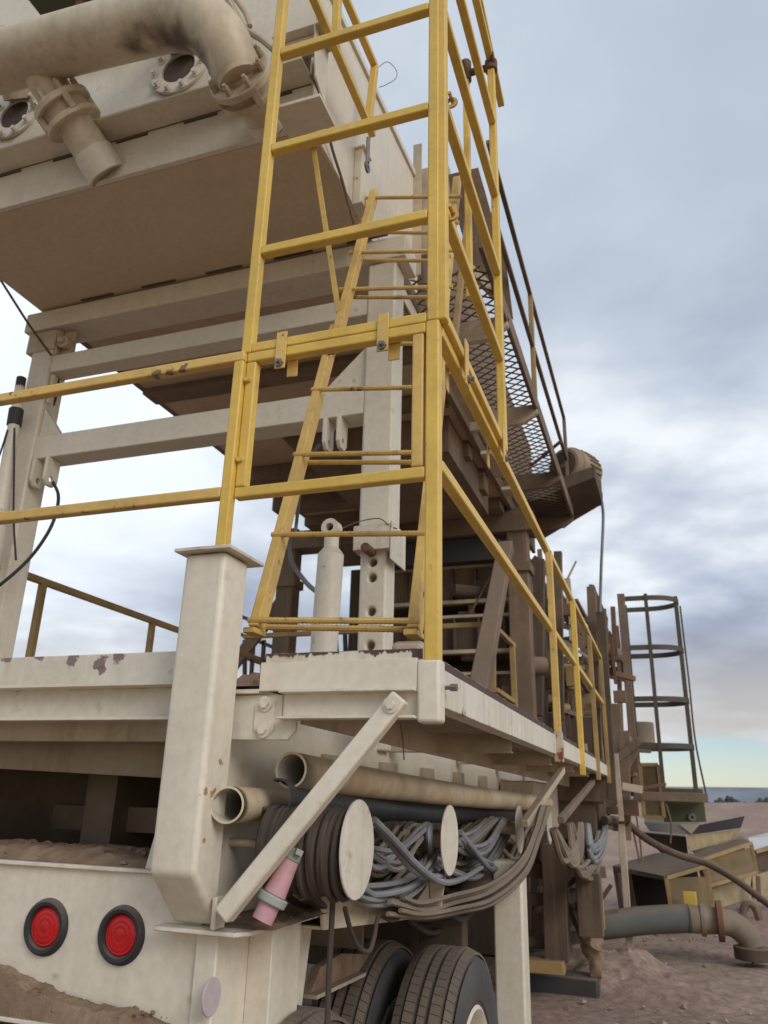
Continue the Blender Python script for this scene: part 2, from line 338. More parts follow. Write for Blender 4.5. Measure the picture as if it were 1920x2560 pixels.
def dup(root, delta, label=None, group=None):
    r = root.copy(); col.objects.link(r); r.location = root.location + Vector(delta)
    if label: r['label'] = label
    if group: r['group'] = group
    for ch in root.children:
        c = ch.copy(); col.objects.link(c); c.parent = r
        for g in ch.children:
            d = g.copy(); col.objects.link(d); d.parent = c
    return r
def bolt(mb, c, ax, r=.014, h=.012, washer=True):
    c = Vector(c); ax = Vector(ax).normalized()
    if washer: mb.cyl(c, c+ax*.004, r*1.75, n=18)
    mb.cyl(c+ax*.003, c+ax*(.003+h), r, n=6)
    return mb

# ================================================================== GROUND, HORIZON
def grid(x0, x1, y0, y1, n, m, h):
    vs = []; fs = []
    for j in range(m+1):
        for i in range(n+1):
            # denser near the camera
            x = x0+(x1-x0)*i/n; y = y0+(y1-y0)*(j/m)**2.2
            vs.append((x*(1 + (j/m)**3*24), y, 0))
    vs = [(x, y, h(x, y)) for x, y, _ in vs]
    for j in range(m):
        for i in range(n): a = j*(n+1)+i; fs.append((a, a+1, a+n+2, a+n+1))
    return vs, fs
def gh(x, y):
    r = max(0, min(1, (y-16)/12))
    z = .05*noise.noise(Vector((x*.5, y*.5, 0))) + .03*noise.noise(Vector((x*1.7, y*1.7, 3)))
    z += r*(.75*noise.noise(Vector((x*.045, y*.03, 1.7)))+.15)
    z += .28*math.exp(-((x-.2)**2/1.2+(y-10.2)**2/2.5))*0
    return z - .02
vs, fs = grid(-26, 26, -6, 900, 150, 170, gh)
g = MB(); g.add(vs, fs, True)
o = obj('ground', g, GROUND); props(o, kind='structure')
# low ridges of reddish tailings beyond the plant
def ridge(name, cx, cy, lx, ly, h, seed, mt, rot=0):
    vs = []; fs = []; n, m_ = 60, 24
    for j in range(m_+1):
        for i in range(n+1):
            u = i/n*2-1; v = j/m_*2-1
            e = max(0, 1-abs(u)**2.4)*max(0, 1-abs(v)**1.7)
            z = h*e*(1+.25*noise.noise(Vector((u*3, v*2, seed)))) - .3
            x, y = u*lx, v*ly
            vs.append((cx+x*math.cos(rot)-y*math.sin(rot), cy+x*math.sin(rot)+y*math.cos(rot), z))
    for j in range(m_):
        for i in range(n): a = j*(n+1)+i; fs.append((a, a+1, a+n+2, a+n+1))
    o = obj(name, MB().add(vs, fs, True), mt); props(o, kind='structure'); return o
ridge('gravel_ridge', 9, 62, 30, 9, 1.2, 2.2, GROUND, R(6))
ridge('gravel_ridge', -8, 40, 12, 5, 1.45, 5.1, GROUND, R(-8))
ridge('gravel_ridge', 30, 120, 80, 12, 1.9, 9.1, GROUND, R(3))
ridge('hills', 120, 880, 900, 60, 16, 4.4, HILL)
tb = MB()
for i in range(900):
    x = random.uniform(-260, 460); y = random.uniform(560, 660); s = random.uniform(.8, 2.2)*(1.9 if random.random() < .07 else 1)
    for k in range(4):
        c = Vector((x+random.uniform(-s, s)*1.4, y, s*random.uniform(.3, 1.0)))
        r_ = s*random.uniform(.4, .8); tb.cyl(c-Vector((0, 0, r_)), c, r_*.5, r_, n=6); tb.cyl(c, c+Vector((0, 0, r_)), r_, r_*.35, n=6)
o = obj('treeline', tb, TREEM); props(o, 'dark line of distant trees along the horizon at right', 'treeline', kind='stuff')

# ================================================================== TRAILER CHASSIS
XR, XL = -1.22, -4.10
tr = thing('trailer', 'cream painted plant trailer with two round red tail lights at its rear', 'trailer', (-2.6, 2.05, 0))
for X, s in ((XR, -1), (XL, 1)):
    mb = MB(); mb.box(X, X+.014*s, 2.06, 12.5, 1.262, 1.862)
    obj('side_beam', mb, CREAM, tr, .003)
    mb = MB(); mb.box(X+.0145*s, X+.14*s, 2.06, 12.5, 1.262, 1.274); obj('bottom_flange', mb, CREAM, tr)
# bolted brackets on the web that carry the deck arms
for y in (2.9, 3.55, 4.2, 4.9, 5.6, 6.4):
    mb = MB(); mb.prism([(XR, y-.11, 1.735), (XR, y+.11, 1.735), (XR, y+.11, 1.66), (XR, y+.05, 1.61), (XR, y-.05, 1.61), (XR, y-.11, 1.66)], (.02, 0, 0)); 
    bolt(mb, (XR+.02, y, 1.655), (1, 0, 0), .018)
    obj('arm_bracket', mb, CREAMD, tr, .002)
# tail panel with its lights
pz = 2.05
mb = MB()
out = [(-4.15, .98), (-4.15, 1.372), (-1.225, 1.372), (-1.225, .95), (-1.6, .96), (-2.0, 1.0)]
mb.prism([(x, pz, z) for x, z in out], (0, .012, 0))
obj('tail_panel', mb, CREAM, tr)
mb = MB(); mb.box(-4.15, -1.23, 2.035, 2.40, 1.372, 1.384); mb.box(-4.15, -1.23, 1.955, 2.3, .998, 1.010)
obj('ledge', mb, CREAMC, tr, .003)
for px, py in ((117, 2316), (307, 2318)):
    c = at(px, py, Y=pz); c.z = 1.215 if px < 200 else 1.213
    gr = MB(); prof = [(.051, -.002), (.057, .014), (.066, .016), (.073, .010), (.076, .0)]
    n = 40; vs = []; fs = []
    for r_, d_ in prof:
        vs += [(c.x+r_*math.cos(2*math.pi*i/n), pz-d_, c.z+r_*math.sin(2*math.pi*i/n)) for i in range(n)]
    for k in range(len(prof)-1):
        fs += [(k*n+i, k*n+(i+1) % n, (k+1)*n+(i+1) % n, (k+1)*n+i) for i in range(n)]
    gr.add(vs, fs, True)
    lt = thing('x', None, None, (0, 0, 0)); bpy.data.objects.remove(lt)
    go = obj('tail_light', gr, RUBBER, tr, label='round red tail light in a black rubber ring')
    ln = MB(); vs = []; fs = []; pr = [(.053, .001), (.051, .005), (.047, .0072), (.0445, .0066), (.042, .0080), (.034, .0090), (.0315, .0084), (.029, .0094), (.02, .0098), (.0175, .0092), (.015, .0100), (.0002, .0102)]
    for r_, d_ in pr: vs += [(c.x+r_*math.cos(2*math.pi*i/n), pz-d_, c.z+r_*math.sin(2*math.pi*i/n)) for i in range(n)]
    for k in range(len(pr)-1): fs += [(k*n+i, k*n+(i+1) % n, (k+1)*n+(i+1) % n, (k+1)*n+i) for i in range(n)]
    ln.add(vs, fs, True)
    le = obj('lens', ln, RED, go)
# rear side plate, stiffeners, reflector
mb = MB()
sx = -1.16
mb.box(sx-.065, sx, 2.035, 2.30, .35, 1.243)                      # boxed corner of the chassis
obj('corner_plate', mb, CREAM, tr, .004)
mb = MB(); mb.prism([(sx, 2.21, 1.243), (sx, 2.21, .35), (sx, 2.222, .35), (sx, 2.222, 1.243)], (.075, 0, 0)); mb.box(sx+.06, sx+.075, 2.222, 2.40, .35, 1.243)
mb.prism([(sx+.02, 2.62, 1.243), (sx+.02, 2.30, 1.243), (sx+.02, 2.24, .35), (sx+.02, 2.26, .35), (sx+.02, 2.52, .80)], (-.012, 0, 0))
obj('stiffener', mb, CREAM, tr, .003)
mb = MB(); c = at(525, 2492, X=sx+.001); mb.cyl(c, c+Vector((.007, 0, 0)), .044, n=36); obj('reflector', mb, REFL, tr, .0015)
# shelf plate under the cable drums
mb = MB(); mb.prism([(-1.33, 1.985, 1.243), (-1.085, 1.985, 1.243), (-1.06, 2.02, 1.243), (-.99, 2.98, 1.243), (-1.22, 2.98, 1.243), (-1.22, 2.047, 1.243), (-1.33, 2.047, 1.243)], (0, 0, .012))
obj('shelf_plate', mb, CREAMC, tr, .002)
# box bracket hanging at the end of the shelf
mb = MB(); a = at(1010, 2235, X=-.93); 
Yb_ = 3.12
mb.prism([at(1070, 2185, Y=Yb_), at(1113, 2190, Y=Yb_), at(1104, 2265, Y=Yb_), at(1078, 2292, Y=Yb_)], (0, .012, 0))
q0, q1, q2, q3 = at(1078, 2292, Y=Yb_-.002), at(1070, 2185, Y=Yb_-.002), None, None
mb.prism([q0, q1, q1+Vector((-.13, -.72, 0)), q0+Vector((-.13, -.72, .04))], (-.012, 0, 0))
mb.prism([q0+Vector((-.014, 0, 0)), q0+Vector((-.144, -.72, .04)), q0+Vector((-.3, -.72, .04)), q0+Vector((-.3, 0, 0))], (0, 0, .01))
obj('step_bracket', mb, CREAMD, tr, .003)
# corner column with its mitred foot and cap
cx0, cx1, cy0, cy1 = -1.306, -1.165, 1.895, 2.035
zt = 2.262
mb = MB(); vs = [(cx0, cy0, 1.392), (cx1, cy0, 1.392), (cx1, cy1, 1.256), (cx0, cy1, 1.256), (cx0, cy0, zt), (cx1, cy0, zt), (cx1, cy1, zt), (cx0, cy1, zt)]
mb.add(vs, [(0, 3, 2, 1), (4, 5, 6, 7), (0, 1, 5, 4), (1, 2, 6, 5), (2, 3, 7, 6), (3, 0, 4, 7)])
colm = obj('corner_column', mb, COLM, tr, .016, 4)
mb = MB(); mb.box(cx0-.022, cx1+.026, cy0-.025, cy1+.05, zt+.001, zt+.012); obj('cap_plate', mb, CREAMC, colm, .002)
mb = MB(); mb.box(-1.30, -1.22, 2.036, 2.05, 1.385, 1.93); mb.prism([(-1.32, 2.045, 1.384), (-1.42, 2.045, 1.384), (-1.36, 2.045, 1.66), (-1.32, 2.045, 1.70)], (0, .012, 0))
obj('column_back_plate', mb, CREAM, tr, .002)
# rear deck beams at left
mb = MB(); mb.box(-4.25, -1.30, 2.045, 2.12, 1.905, 2.0); obj('deck_edge', mb, DECKE, tr, .003)
mb = MB(); mb.channel((-4.25, 2.075, 1.846), (-1.30, 2.075, 1.846), .112, .07, .01, side=1)
obj('rear_channel', mb, CREAM, tr, .002)
# cross structure and dark bay behind the opening
mb = MB(); mb.box(-4.08, -1.24, 2.20, 2.32, 1.74, 1.90); mb.prism([(-4.0, 2.5, 1.70), (-1.24, 2.5, 1.62), (-1.24, 2.5, 1.80), (-4.0, 2.5, 1.80)], (0, .05, 0))
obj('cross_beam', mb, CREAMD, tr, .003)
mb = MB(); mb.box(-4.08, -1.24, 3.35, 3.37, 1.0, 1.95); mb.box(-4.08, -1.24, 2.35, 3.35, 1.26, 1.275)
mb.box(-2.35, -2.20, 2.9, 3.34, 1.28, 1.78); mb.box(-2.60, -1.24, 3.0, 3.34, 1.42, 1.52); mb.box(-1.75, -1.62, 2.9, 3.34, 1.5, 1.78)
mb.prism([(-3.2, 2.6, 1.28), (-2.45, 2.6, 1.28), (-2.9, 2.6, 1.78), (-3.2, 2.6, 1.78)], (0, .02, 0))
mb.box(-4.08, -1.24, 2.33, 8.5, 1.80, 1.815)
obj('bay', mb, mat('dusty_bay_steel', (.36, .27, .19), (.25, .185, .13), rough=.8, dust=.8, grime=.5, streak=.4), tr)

# dirt on the two ledges (loose, nobody could count it)
def dirt(name, x0, x1, y0, y1, zf, hh, seed, label, nx=70, ny=16, mt=DIRT):
    vs = []; fs = []
    for j in range(ny+1):
        for i in range(nx+1):
            x = x0+(x1-x0)*i/nx; y = y0+(y1-y0)*j/ny
            e = min(1, 5*j/ny)*(1 if j < ny else 1)*min(1, 8*i/nx, 8*(nx-i)/nx)
            z = zf(x) + e*(hh(x)*(.92+.16*noise.noise(Vector((x*5, y*9, seed))))+.010*noise.noise(Vector((x*30, y*30, seed)))+.004*noise.noise(Vector((x*90, y*90, seed))))
            vs.append((x, y, z))
    for j in range(ny):
        for i in range(nx): a = j*(nx+1)+i; fs.append((a, a+1, a+nx+2, a+nx+1))
    mb = MB().add(vs, fs, True)
    rr = random.Random(seed)
    for k in range(int(110*(x1-x0))):
        x = rr.uniform(x0+.03, x1-.03); y = rr.uniform(y0+.01, y1); u = (y-y0)/(y1-y0)
        z = zf(x)+min(1, 5*u)*hh(x)*.85; s = rr.choice((.003, .005, .007, .012))*rr.uniform(.7, 1.3)
        pts = []
        for q in range(9):
            th = rr.uniform(0, 6.28); ph = rr.uniform(-1, 1)
            pts.append(Vector((x, y, z))+Vector((math.cos(th)*math.sqrt(1-ph*ph), math.sin(th)*math.sqrt(1-ph*ph), ph*.7))*s)
        bm = bmesh.new(); vv = [bm.verts.new(p) for p in pts]; r_ = bmesh.ops.convex_hull(bm, input=vv)
        bm.verts.index_update(); vl = [v.co.copy() for v in bm.verts]; fl = [[v.index for v in f.verts] for f in bm.faces]; bm.free()
        mb.add(vl, fl)
    o = obj(name, mb, mt); props(o, label, 'dirt', kind='stuff')
dirt('dirt', -4.1, -1.33, 2.06, 2.33, lambda x: 1.385, lambda x: .035, 3, 'brown dirt and stones lying on the ledge below the deck opening', 260, 22)
dirt('dirt', -2.4, -1.24, 1.958, 2.049, lambda x: 1.010, lambda x: .040+.115*max(0, min(1, (-1.52-x)/.5))**1.3, 8, 'brown dirt and stones heaped on the low ledge under the red lights', 200, 14)
dirt('dirt', -1.19, -1.01, 2.05, 2.9, lambda x: 1.256, lambda x: .010, 5, 'thin brown dirt on the shelf under the cable drum', 20, 40)
dirt('dirt', -1.28, -1.12, 2.13, 2.6, lambda x: 1.9, lambda x: .055, 6, 'small dirt heap on the deck beside the corner column', 16, 20)

# ------------------------------------------------------------------ wheels
def make_wheel(X0, Yc, lab):
    t = bpy.data.objects.new('wheel', None); col.objects.link(t); t.parent = tr; t.location = Vector((X0, Yc, .5))-tr.location; t['label'] = lab
    Rr, W = .50, .245; n = 96; mb = MB(); vs = []; fs = []
    prof = [(-W/2+.01, .30), (-W/2-.004, .37), (-W/2+.004, .44), (-W/2+.022, .482), (-.082, .496), (-.076, .486), (-.070, .497), (-.030, .5), (-.026, .488), (-.018, .488), (-.014, .5),
            (.014, .5), (.018, .488), (.026, .488), (.030, .5), (.070, .497), (.076, .486), (.082, .496), (W/2-.022, .482), (W/2-.004, .44), (W/2+.004, .37), (W/2-.01, .30)]
    for x, r_ in prof: vs += [(X0+x, Yc+r_*math.cos(2*math.pi*i/n), .5+r_*math.sin(2*math.pi*i/n)) for i in range(n)]
    for k in range(len(prof)-1): fs += [(k*n+i, k*n+(i+1) % n, (k+1)*n+(i+1) % n, (k+1)*n+i) for i in range(n)]
    mb.add(vs, fs, True)
    ty = obj('tyre', mb, TYRE, t)
    # raised tread blocks
    tb = MB(); nb = 84
    for x0, x1, off in ((-.112, -.084, .5), (-.069, -.031, 0), (-.013, .013, .5), (.031, .069, 0), (.084, .112, .5)):
        for i in range(nb):
            a0 = 2*math.pi*(i+off*.6)/nb; a1 = a0+2*math.pi/nb*.93; vs = []
            for rr in (.49, .5045 if abs(x0) < .1 and abs(x1) < .1 else .4985):
                for x, a in ((x0, a0), (x1, a0+.012), (x1, a1+.012), (x0, a1)):
                    r2 = rr - (.012 if abs(x) > .1 else 0)
                    vs.append((X0+x, Yc+r2*math.cos(a), .5+r2*math.sin(a)))
            tb.add(vs, [(4, 5, 6, 7), (0, 1, 5, 4), (1, 2, 6, 5), (2, 3, 7, 6), (3, 0, 4, 7)])
    obj('tread', tb, TREADM, t)
    sw = MB(); vs = []; fs = []; pr = [(W/2-.004, .315), (W/2+.010, .37), (W/2+.009, .43), (W/2-.004, .466)]
    for x, r_ in pr: vs += [(X0+x, Yc+r_*math.cos(2*math.pi*i/n), .5+r_*math.sin(2*math.pi*i/n)) for i in range(n)]
    for k in range(len(pr)-1): fs += [(k*n+i, k*n+(i+1) % n, (k+1)*n+(i+1) % n, (k+1)*n+i) for i in range(n)]
    sw.add(vs, fs, True); obj('sidewall', sw, SIDEW, t)
    rm = MB(); vs = []; fs = []; pr = [(.115, .30), (.122, .285), (.10, .265), (-.02, .25), (-.02, .12), (.05, .10), (.055, .002)]
    for x, r_ in pr: vs += [(X0+x, Yc+r_*math.cos(2*math.pi*i/n), .5+r_*math.sin(2*math.pi*i/n)) for i in range(n)]
    for k in range(len(pr)-1): fs += [(k*n+i, k*n+(i+1) % n, (k+1)*n+(i+1) % n, (k+1)*n+i) for i in range(n)]
    rm.add(vs, fs, True); rim = obj('rim', rm, CREAM, t)
    nb = MB()
    for i in range(10): a = 2*math.pi*i/10; bolt(nb, (X0-.02, Yc+.17*math.cos(a), .5+.17*math.sin(a)), (1, 0, 0), .014, .02)
    obj('wheel_nuts', nb, STEEL, t)
    return t
w0 = make_wheel(-.935, 3.55, 'dusty outer tyre with dark sidewall in front of the cream leg')
w1 = dup(w0, (-.335, 0, 0), 'dusty inner tyre half hidden beside the outer one')
w2 = dup(w0, (-.17, -1.18, 0), 'nearer low tyre with only its top showing at the bottom edge')
w3 = dup(w0, (-.50, -1.18, 0), 'nearest inner tyre peeking out behind the hanging cable')
mb = MB(); mb.cyl((-4.2, 3.55, .5), (-.95, 3.55, .5), .07, n=16); mb.cyl((-4.2, 2.37, .5), (-1.1, 2.37, .5), .07, n=16); obj('axle', mb, DARKB, tr)
# mudguard strip above the inner wheels
mb = MB(); mb.prism([at(775, 2488, X=-1.2), at(895, 2432, X=-1.2), at(925, 2385, X=-1.2), at(850, 2385, X=-1.2), at(800, 2420, X=-1.2)], (-.03, 0, 0)); obj('mudguard', mb, DIRT, tr)
mb = MB(); mb.bar(at(775, 2492, X=-1.19), at(900, 2434, X=-1.19), .05, .012); obj('mudguard_edge', mb, CREAMD, tr)
mb = MB(); mb.box(-1.5, -1.15, 4.2, 4.55, .55, 1.24); mb.box(-1.16, -.95, 3.9, 4.0, .9, 1.24)
obj('suspension_hanger', mb, DARKB, tr, .005)
# cream stabiliser leg beside the wheels
sl_ = thing('stabiliser_leg', 'tall cream square leg standing on the ground behind the wheels', 'support leg', (-.79, 4.27, 0))
mb = MB(); mb.box(-.868, -.722, 4.2, 4.35, .03, 1.30); obj('outer_tube', mb, CREAM, sl_, .012, 3)
mb = MB(); mb.box(-.93, -.66, 4.12, 4.43, -.01, .03); obj('foot_plate', mb, CREAMD, sl_, .003)
mb = MB(); mb.box(-1.22, -.868, 4.22, 4.33, 1.14, 1.28); obj('mount_arm', mb, CREAMD, sl_, .003)

# ================================================================== WALKWAY PLATFORM (right side)
wp = thing('walkway_platform', 'cream steel side walkway with chipped edges around the rear corner', 'walkway', (-.9, 2.05, 1.78))
mb = MB(); mb.box(-1.105, -.622, 2.05, 2.062, 1.873, 1.957); mb.box(-1.105, -.622, 2.062, 2.12, 1.945, 1.957); obj('rear_edge_plate', mb, CREAM, wp, .002)
# ragged, partly painted upstand above it
vs = []; n = 300; mb = MB(); rr = random.Random(4)
mb.box(-1.10, -.612, 2.066, 2.074, 1.957, 1.985); obj('toe_board', mb, PRIMER, wp)
top = []
for i in range(n+1):
    x = -1.095+(.455)*i/n
    h = .019+.012*noise.noise(Vector((x*22, 1, 0)))+.009*noise.noise(Vector((x*70, 2, 0)))+.006*noise.noise(Vector((x*210, 2, 0))); 
    if -.86 < x < -.80: h = .027
    top.append((x, max(.004, h)))
poly = [(-1.095, 2.062, 1.955)] + [(x, 2.062, 1.957+h) for x, h in top] + [(-.64, 2.062, 1.955)]
mb = MB(); mb.prism(poly, (0, .0035, 0)); obj('flaking_paint_strip', mb, CREAMC, wp)
mb = MB(); mb.box(-.622, -.556, 2.046, 2.11, 1.782, 1.953); obj('corner_post_socket', mb, CREAM, wp, .010, 3)
mb = MB(); mb.channel((-1.03, 2.075, 1.8325), (-.622, 2.075, 1.8325), .081, .05, .008, side=1); mb.box(-1.035, -1.0, 2.072, 2.12, 1.793, 1.872)
obj('rear_channel', mb, CREAM, wp, .002)
# bolted splice plate
mb = MB(); a = at(585, 1735, Y=2.068); mb.prism([(-1.215, 2.068, 1.865), (-1.035, 2.068, 1.865), (-1.035, 2.068, 1.80), (-.985, 2.068, 1.80), (-.985, 2.068, 1.765), (-1.01, 2.068, 1.737), (-1.215, 2.068, 1.737)], (0, .01, 0))
obj('splice_plate', mb, CREAMC, wp, .002)
mb = MB(); mb.prism([(-1.12, 2.064, 1.84), (-1.10, 2.064, 1.86), (-1.07, 2.064, 1.86), (-1.055, 2.064, 1.84), (-1.055, 2.064, 1.765), (-1.075, 2.064, 1.745), (-1.10, 2.064, 1.745), (-1.12, 2.064, 1.765)], (0, .004, 0))
bolt(mb, (-1.087, 2.064, 1.838), (0, -1, 0), .013); bolt(mb, (-1.087, 2.064, 1.765), (0, -1, 0), .013); obj('bolt_pair', mb, CREAM, wp)
mb = MB(); mb.box(-1.22, -1.105, 2.05, 2.2, 1.867, 1.88); obj('deck_tab', mb, CREAMC, wp, .002)
# side edge beam, chipped upstand
mb = MB(); mb.channel((-.570, 2.11, 1.884), (-.570, 9.0, 1.884), .105, .06, .008, side=-1); obj('side_edge_channel', mb, CREAMC, wp, .002)
mb = MB(); mb.box(-.590, -.583, 2.12, 9.0, 1.935, 1.968); obj('toe_board', mb, PRIMER, wp)
mb = MB(); mb.cyl((-.568, 2.14, 1.885), (-.540, 2.14, 1.885), .006, n=8); mb.cyl((-.55, 2.14, 1.885), (-.53, 2.14, 1.885), .011, n=6); obj('bolt', mb, STEEL, wp)
mb = MB(); mb.prism([(-1.0, 2.125, 1.786), (-1.0, 9.0, 1.72), (-1.0, 9.0, 1.862), (-1.0, 2.125, 1.862)], (.012, 0, 0)); obj('stringer', mb, CREAMD, wp)
for i, y in enumerate((3.57, 4.87, 6.1, 7.3)):
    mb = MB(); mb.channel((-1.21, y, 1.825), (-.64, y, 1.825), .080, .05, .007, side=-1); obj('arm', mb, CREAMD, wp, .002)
# expanded metal floor seen from below
mb = MB(); k = 0; x0, x1 = -1.0, -.60
for i in range(112):
    y = 2.1+i*.06
    for s in (1, -1):
        a = Vector((x0, y, 1.868)); b = Vector((x1, y+s*.26 + (.26 if s < 0 else 0), 1.866))
        if s < 0: a.y += .26; b.y = y
        mb.bar(a, b, .010, .008)
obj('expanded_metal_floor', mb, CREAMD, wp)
mb = MB(); mb.box(-.998, -.60, 2.1, 9.0, 1.8735, 1.881); obj('dirt_layer', mb, DIRT, wp)
mb = MB(); p = at(1000, 1805, X=-.93); q = at(1010, 1900, X=-.93); mb.tube(cr([p, p.lerp(q, .4)+Vector((0, .01, 0)), q], 4), .003, 5); obj('hanging_wire', mb, TANC, wp)
# diagonal brace bar, bolted at the deck
br = thing('brace_bar', 'cream diagonal brace tube from the shelf up to the deck corner', 'brace', at(552, 2300, Y=1.99))
p, q = at(558, 2290, Y=1.955), at(985, 1765, Y=2.018); d = (q-p).normalized()
mb = MB(); mb.bar(p, q+d*.03, .050, .046, up=(0, 1, 0)); obj('tube', mb, CREAM, br, .007, 3)
mb = MB(); bolt(mb, q+Vector((0, -.026, 0)), (0, -1, 0), .0125, .010); obj('bolt', mb, CREAM, br)
mb = MB(); c = at(545, 2280, Y=1.985); mb.box(c.x-.018, c.x-.004, c.y-.005, c.y+.05, 1.256, 1.335); obj('foot_lug', mb, CREAM, br, .004)
# second and third braces farther along
for i, (a, b, ya) in enumerate((((1405, 1925), (1311, 2060), 5.0), ((1482, 1955), (1402, 2050), 7.6))):
    p = at(*a, X=-.62); q = at(*b, X=-.62 if i else -.72)
    mb = MB(); mb.bar(p, q, .040); o = obj('brace_bar', mb, (CREAMD, BROWN)[i], None, .004)
    props(o, ('dusty cream brace bar under the walkway by the third round disc', 'brown brace bar under the walkway beyond the last round disc')[i], 'brace')

# ================================================================== YELLOW RAILINGS
T = .038
def rl(mb, p, q, w=T, h=None): return mb.bar(p, q, w, h)
lr = thing('guard_railing', 'yellow guard railing bolted around the rear corner of the deck', 'railing', (-.58, 2.07, 1.95))
Y0 = 2.07; XP = -.581
def piece(name, p, q, parent, mt=YEL, w=T, h=None, bev=.006, up=(0, 0, 1)):
    mb = MB(); mb.bar(p, q, w, h, up=up); return obj(name, mb, mt, parent, bev, 3)
piece('post', (XP, Y0, 1.94), (XP, Y0, 3.045), lr, YEL, .044)
piece('post', (-1.275, Y0-.02, zt+.012), (-1.275, Y0-.02, 3.005), lr)
piece('top_rail', (-4.5, Y0-.02, 3.024), (-1.2565, Y0-.02, 3.024), lr, RAILW)
piece('mid_rail', (-4.5, Y0-.02, 2.515), (-1.294, Y0-.02, 2.515), lr, RAILW)
# hinged gate frame
gt = thing('gate', 'yellow gate frame in the railing with two bolted clamp tabs', 'gate', (-.93, 2.05, 2.49))
piece('gate_post', (-1.236, Y0, 2.535), (-1.236, Y0, 3.004), gt)
piece('gate_post', (-.630, Y0, 2.535), (-.630, Y0, 3.004), gt, YELC)
piece('bottom_rail', (-1.255, Y0, 2.515), (-.604, Y0, 2.515), gt)
piece('top_rail', (-1.255, Y0, 3.024), (-.604, Y0, 3.024), gt)
for x, z in ((-1.21, 2.93), (-1.21, 2.63)):
    mb = MB(); mb.cyl((x-.03, Y0-.02, z), (x-.03, Y0-.034, z), .010, n=10); obj('hinge_pin', mb, YEL, gt)
for px in (705, 957):
    c = at(px, 850, Y=Y0-.022); x = c.x
    mb = MB(); mb.box(x-.020, x+.020, Y0-.027, Y0-.021, 2.955, 3.10); tab = obj('clamp_tab', mb, YELC, gt, .002)
    mb = MB(); mb.cyl((x, Y0-.027, 2.974), (x, Y0-.036, 2.974), .016, n=6); mb.cyl((x, Y0-.036, 2.974), (x, Y0-.05, 2.974), .007, n=8); obj('bolt', mb, STEEL, tab)
    mb = MB(); mb.box(x+.004, x+.045, Y0+.021, Y0+.027, 2.945, 3.04); obj('back_tab', mb, YELC, gt, .004)
# upper cage, rear face and right face
cg = thing('rail_cage', 'tall yellow rail cage standing on top of the corner railing', 'rail cage', (-.9, 2.07, 3.04))
for nm, p, q in (('post', (-1.262, Y0, 3.0445), (-1.262, Y0, 5.6)), ('post', (XP, Y0, 3.0465), (XP, Y0, 5.6)), ('post', (-.555, Y0+.004, 3.0465), (-.555, Y0+.004, 5.6))):
    piece(nm, p, q, cg, YEL, .040 if 'XP' else T)
for z in (3.063, 3.482, 3.972, 4.487, 5.02, 5.55):
    piece('rear_rail', (-1.243, Y0, z), (XP-.021, Y0, z), cg)
Y1 = 3.12
piece('post', (-.555, Y1, 3.0445), (-.555, Y1, 5.41), cg)
for z in (3.063, 3.515, 3.995, 4.47, 4.95, 5.40):
    piece('side_rail', (-.555, Y0+.025, z), (-.555, Y1-.019, z), cg)
piece('side_rail', (-.555, Y0+.025, 5.62), (-.555, Y1+.3, 5.40), cg)
for z in (3.50, 4.02):
    mb = MB(); mb.ringplate((-.53, Y0+.05, z+.01), (0, 1, 0), .012, .024, .008); mb.cyl((-.53, Y0+.02, z+.03), (-.53, Y0+.08, z+.03), .007, n=8); obj('hinge_eye', mb, YELC, cg)
for y in (2.32, 3.02):
    mb = MB(); mb.box(-.535, -.528, y-.022, y+.022, 2.94, 3.12); tab = obj('clamp_tab', mb, YELC, cg, .002)
    mb = MB(); mb.cyl((-.528, y, 2.965), (-.505, y, 2.965), .008, n=8); mb.cyl((-.528, y, 2.965), (-.518, y, 2.965), .015, n=6); obj('bolt', mb, STEEL, tab)
    mb = MB(); mb.box(-.605, -.60, y-.02, y+.02, 2.93, 3.03); obj('back_tab', mb, YELC, cg)
# side railing of the walkway
sr = thing('side_railing', 'yellow side railing running away along the right edge of the walkway', 'railing', (-.575, 5, 1.95))
piece('top_rail', (-.575, Y0+.022, 3.024), (-.575, 9.2, 3.09), sr)
piece('mid_rail', (-.575, Y0+.022, 2.545), (-.575, 9.2, 2.57), sr)
for i, (y, zb, mt) in enumerate(((4.62, 1.93, YELC), (5.95, 1.76, YEL), (7.35, 1.76, YELD), (8.7, 1.76, YELD))):
    mb = MB(); mb.bar((-.56, y, zb), (-.56, y, 3.03), .040); obj('post', mb, mt, sr, .004)
mb = MB(); mb.box(-.585, -.535, 4.595, 4.645, 1.79, 1.955); obj('rusty_socket', mb, mat('rusted_cream_socket', (.55, .47, .36), chip=.95, rough=.8, dust=.3, chipscale=12, chipc=(.19, .07, .03)), sr, .003)
# post with a clamp behind the cage
ps = thing('clamp_post', 'short pale yellow post clamped to the cage top rail', 'post', (-.70, 3.12, 4.2))
piece('tube', (-.70, 3.14, 3.9), (-.70, 3.14, 5.42), ps, YEL, .034)
mb = MB(); mb.cyl((-.70, 3.14, 5.33), (-.70, 3.14, 5.47), .03, n=14); mb.cyl((-.555, 3.12, 5.33), (-.555, 3.12, 5.40), .034, n=14); mb.cyl((-.70, 3.14, 5.385), (-.555, 3.14, 5.385), .02, n=12)
for x in (-.70, -.62, -.54): mb.cyl((x, 3.10, 5.36), (x, 3.06, 5.40), .012, n=6)
obj('clamp', mb, RUST, ps, .003)
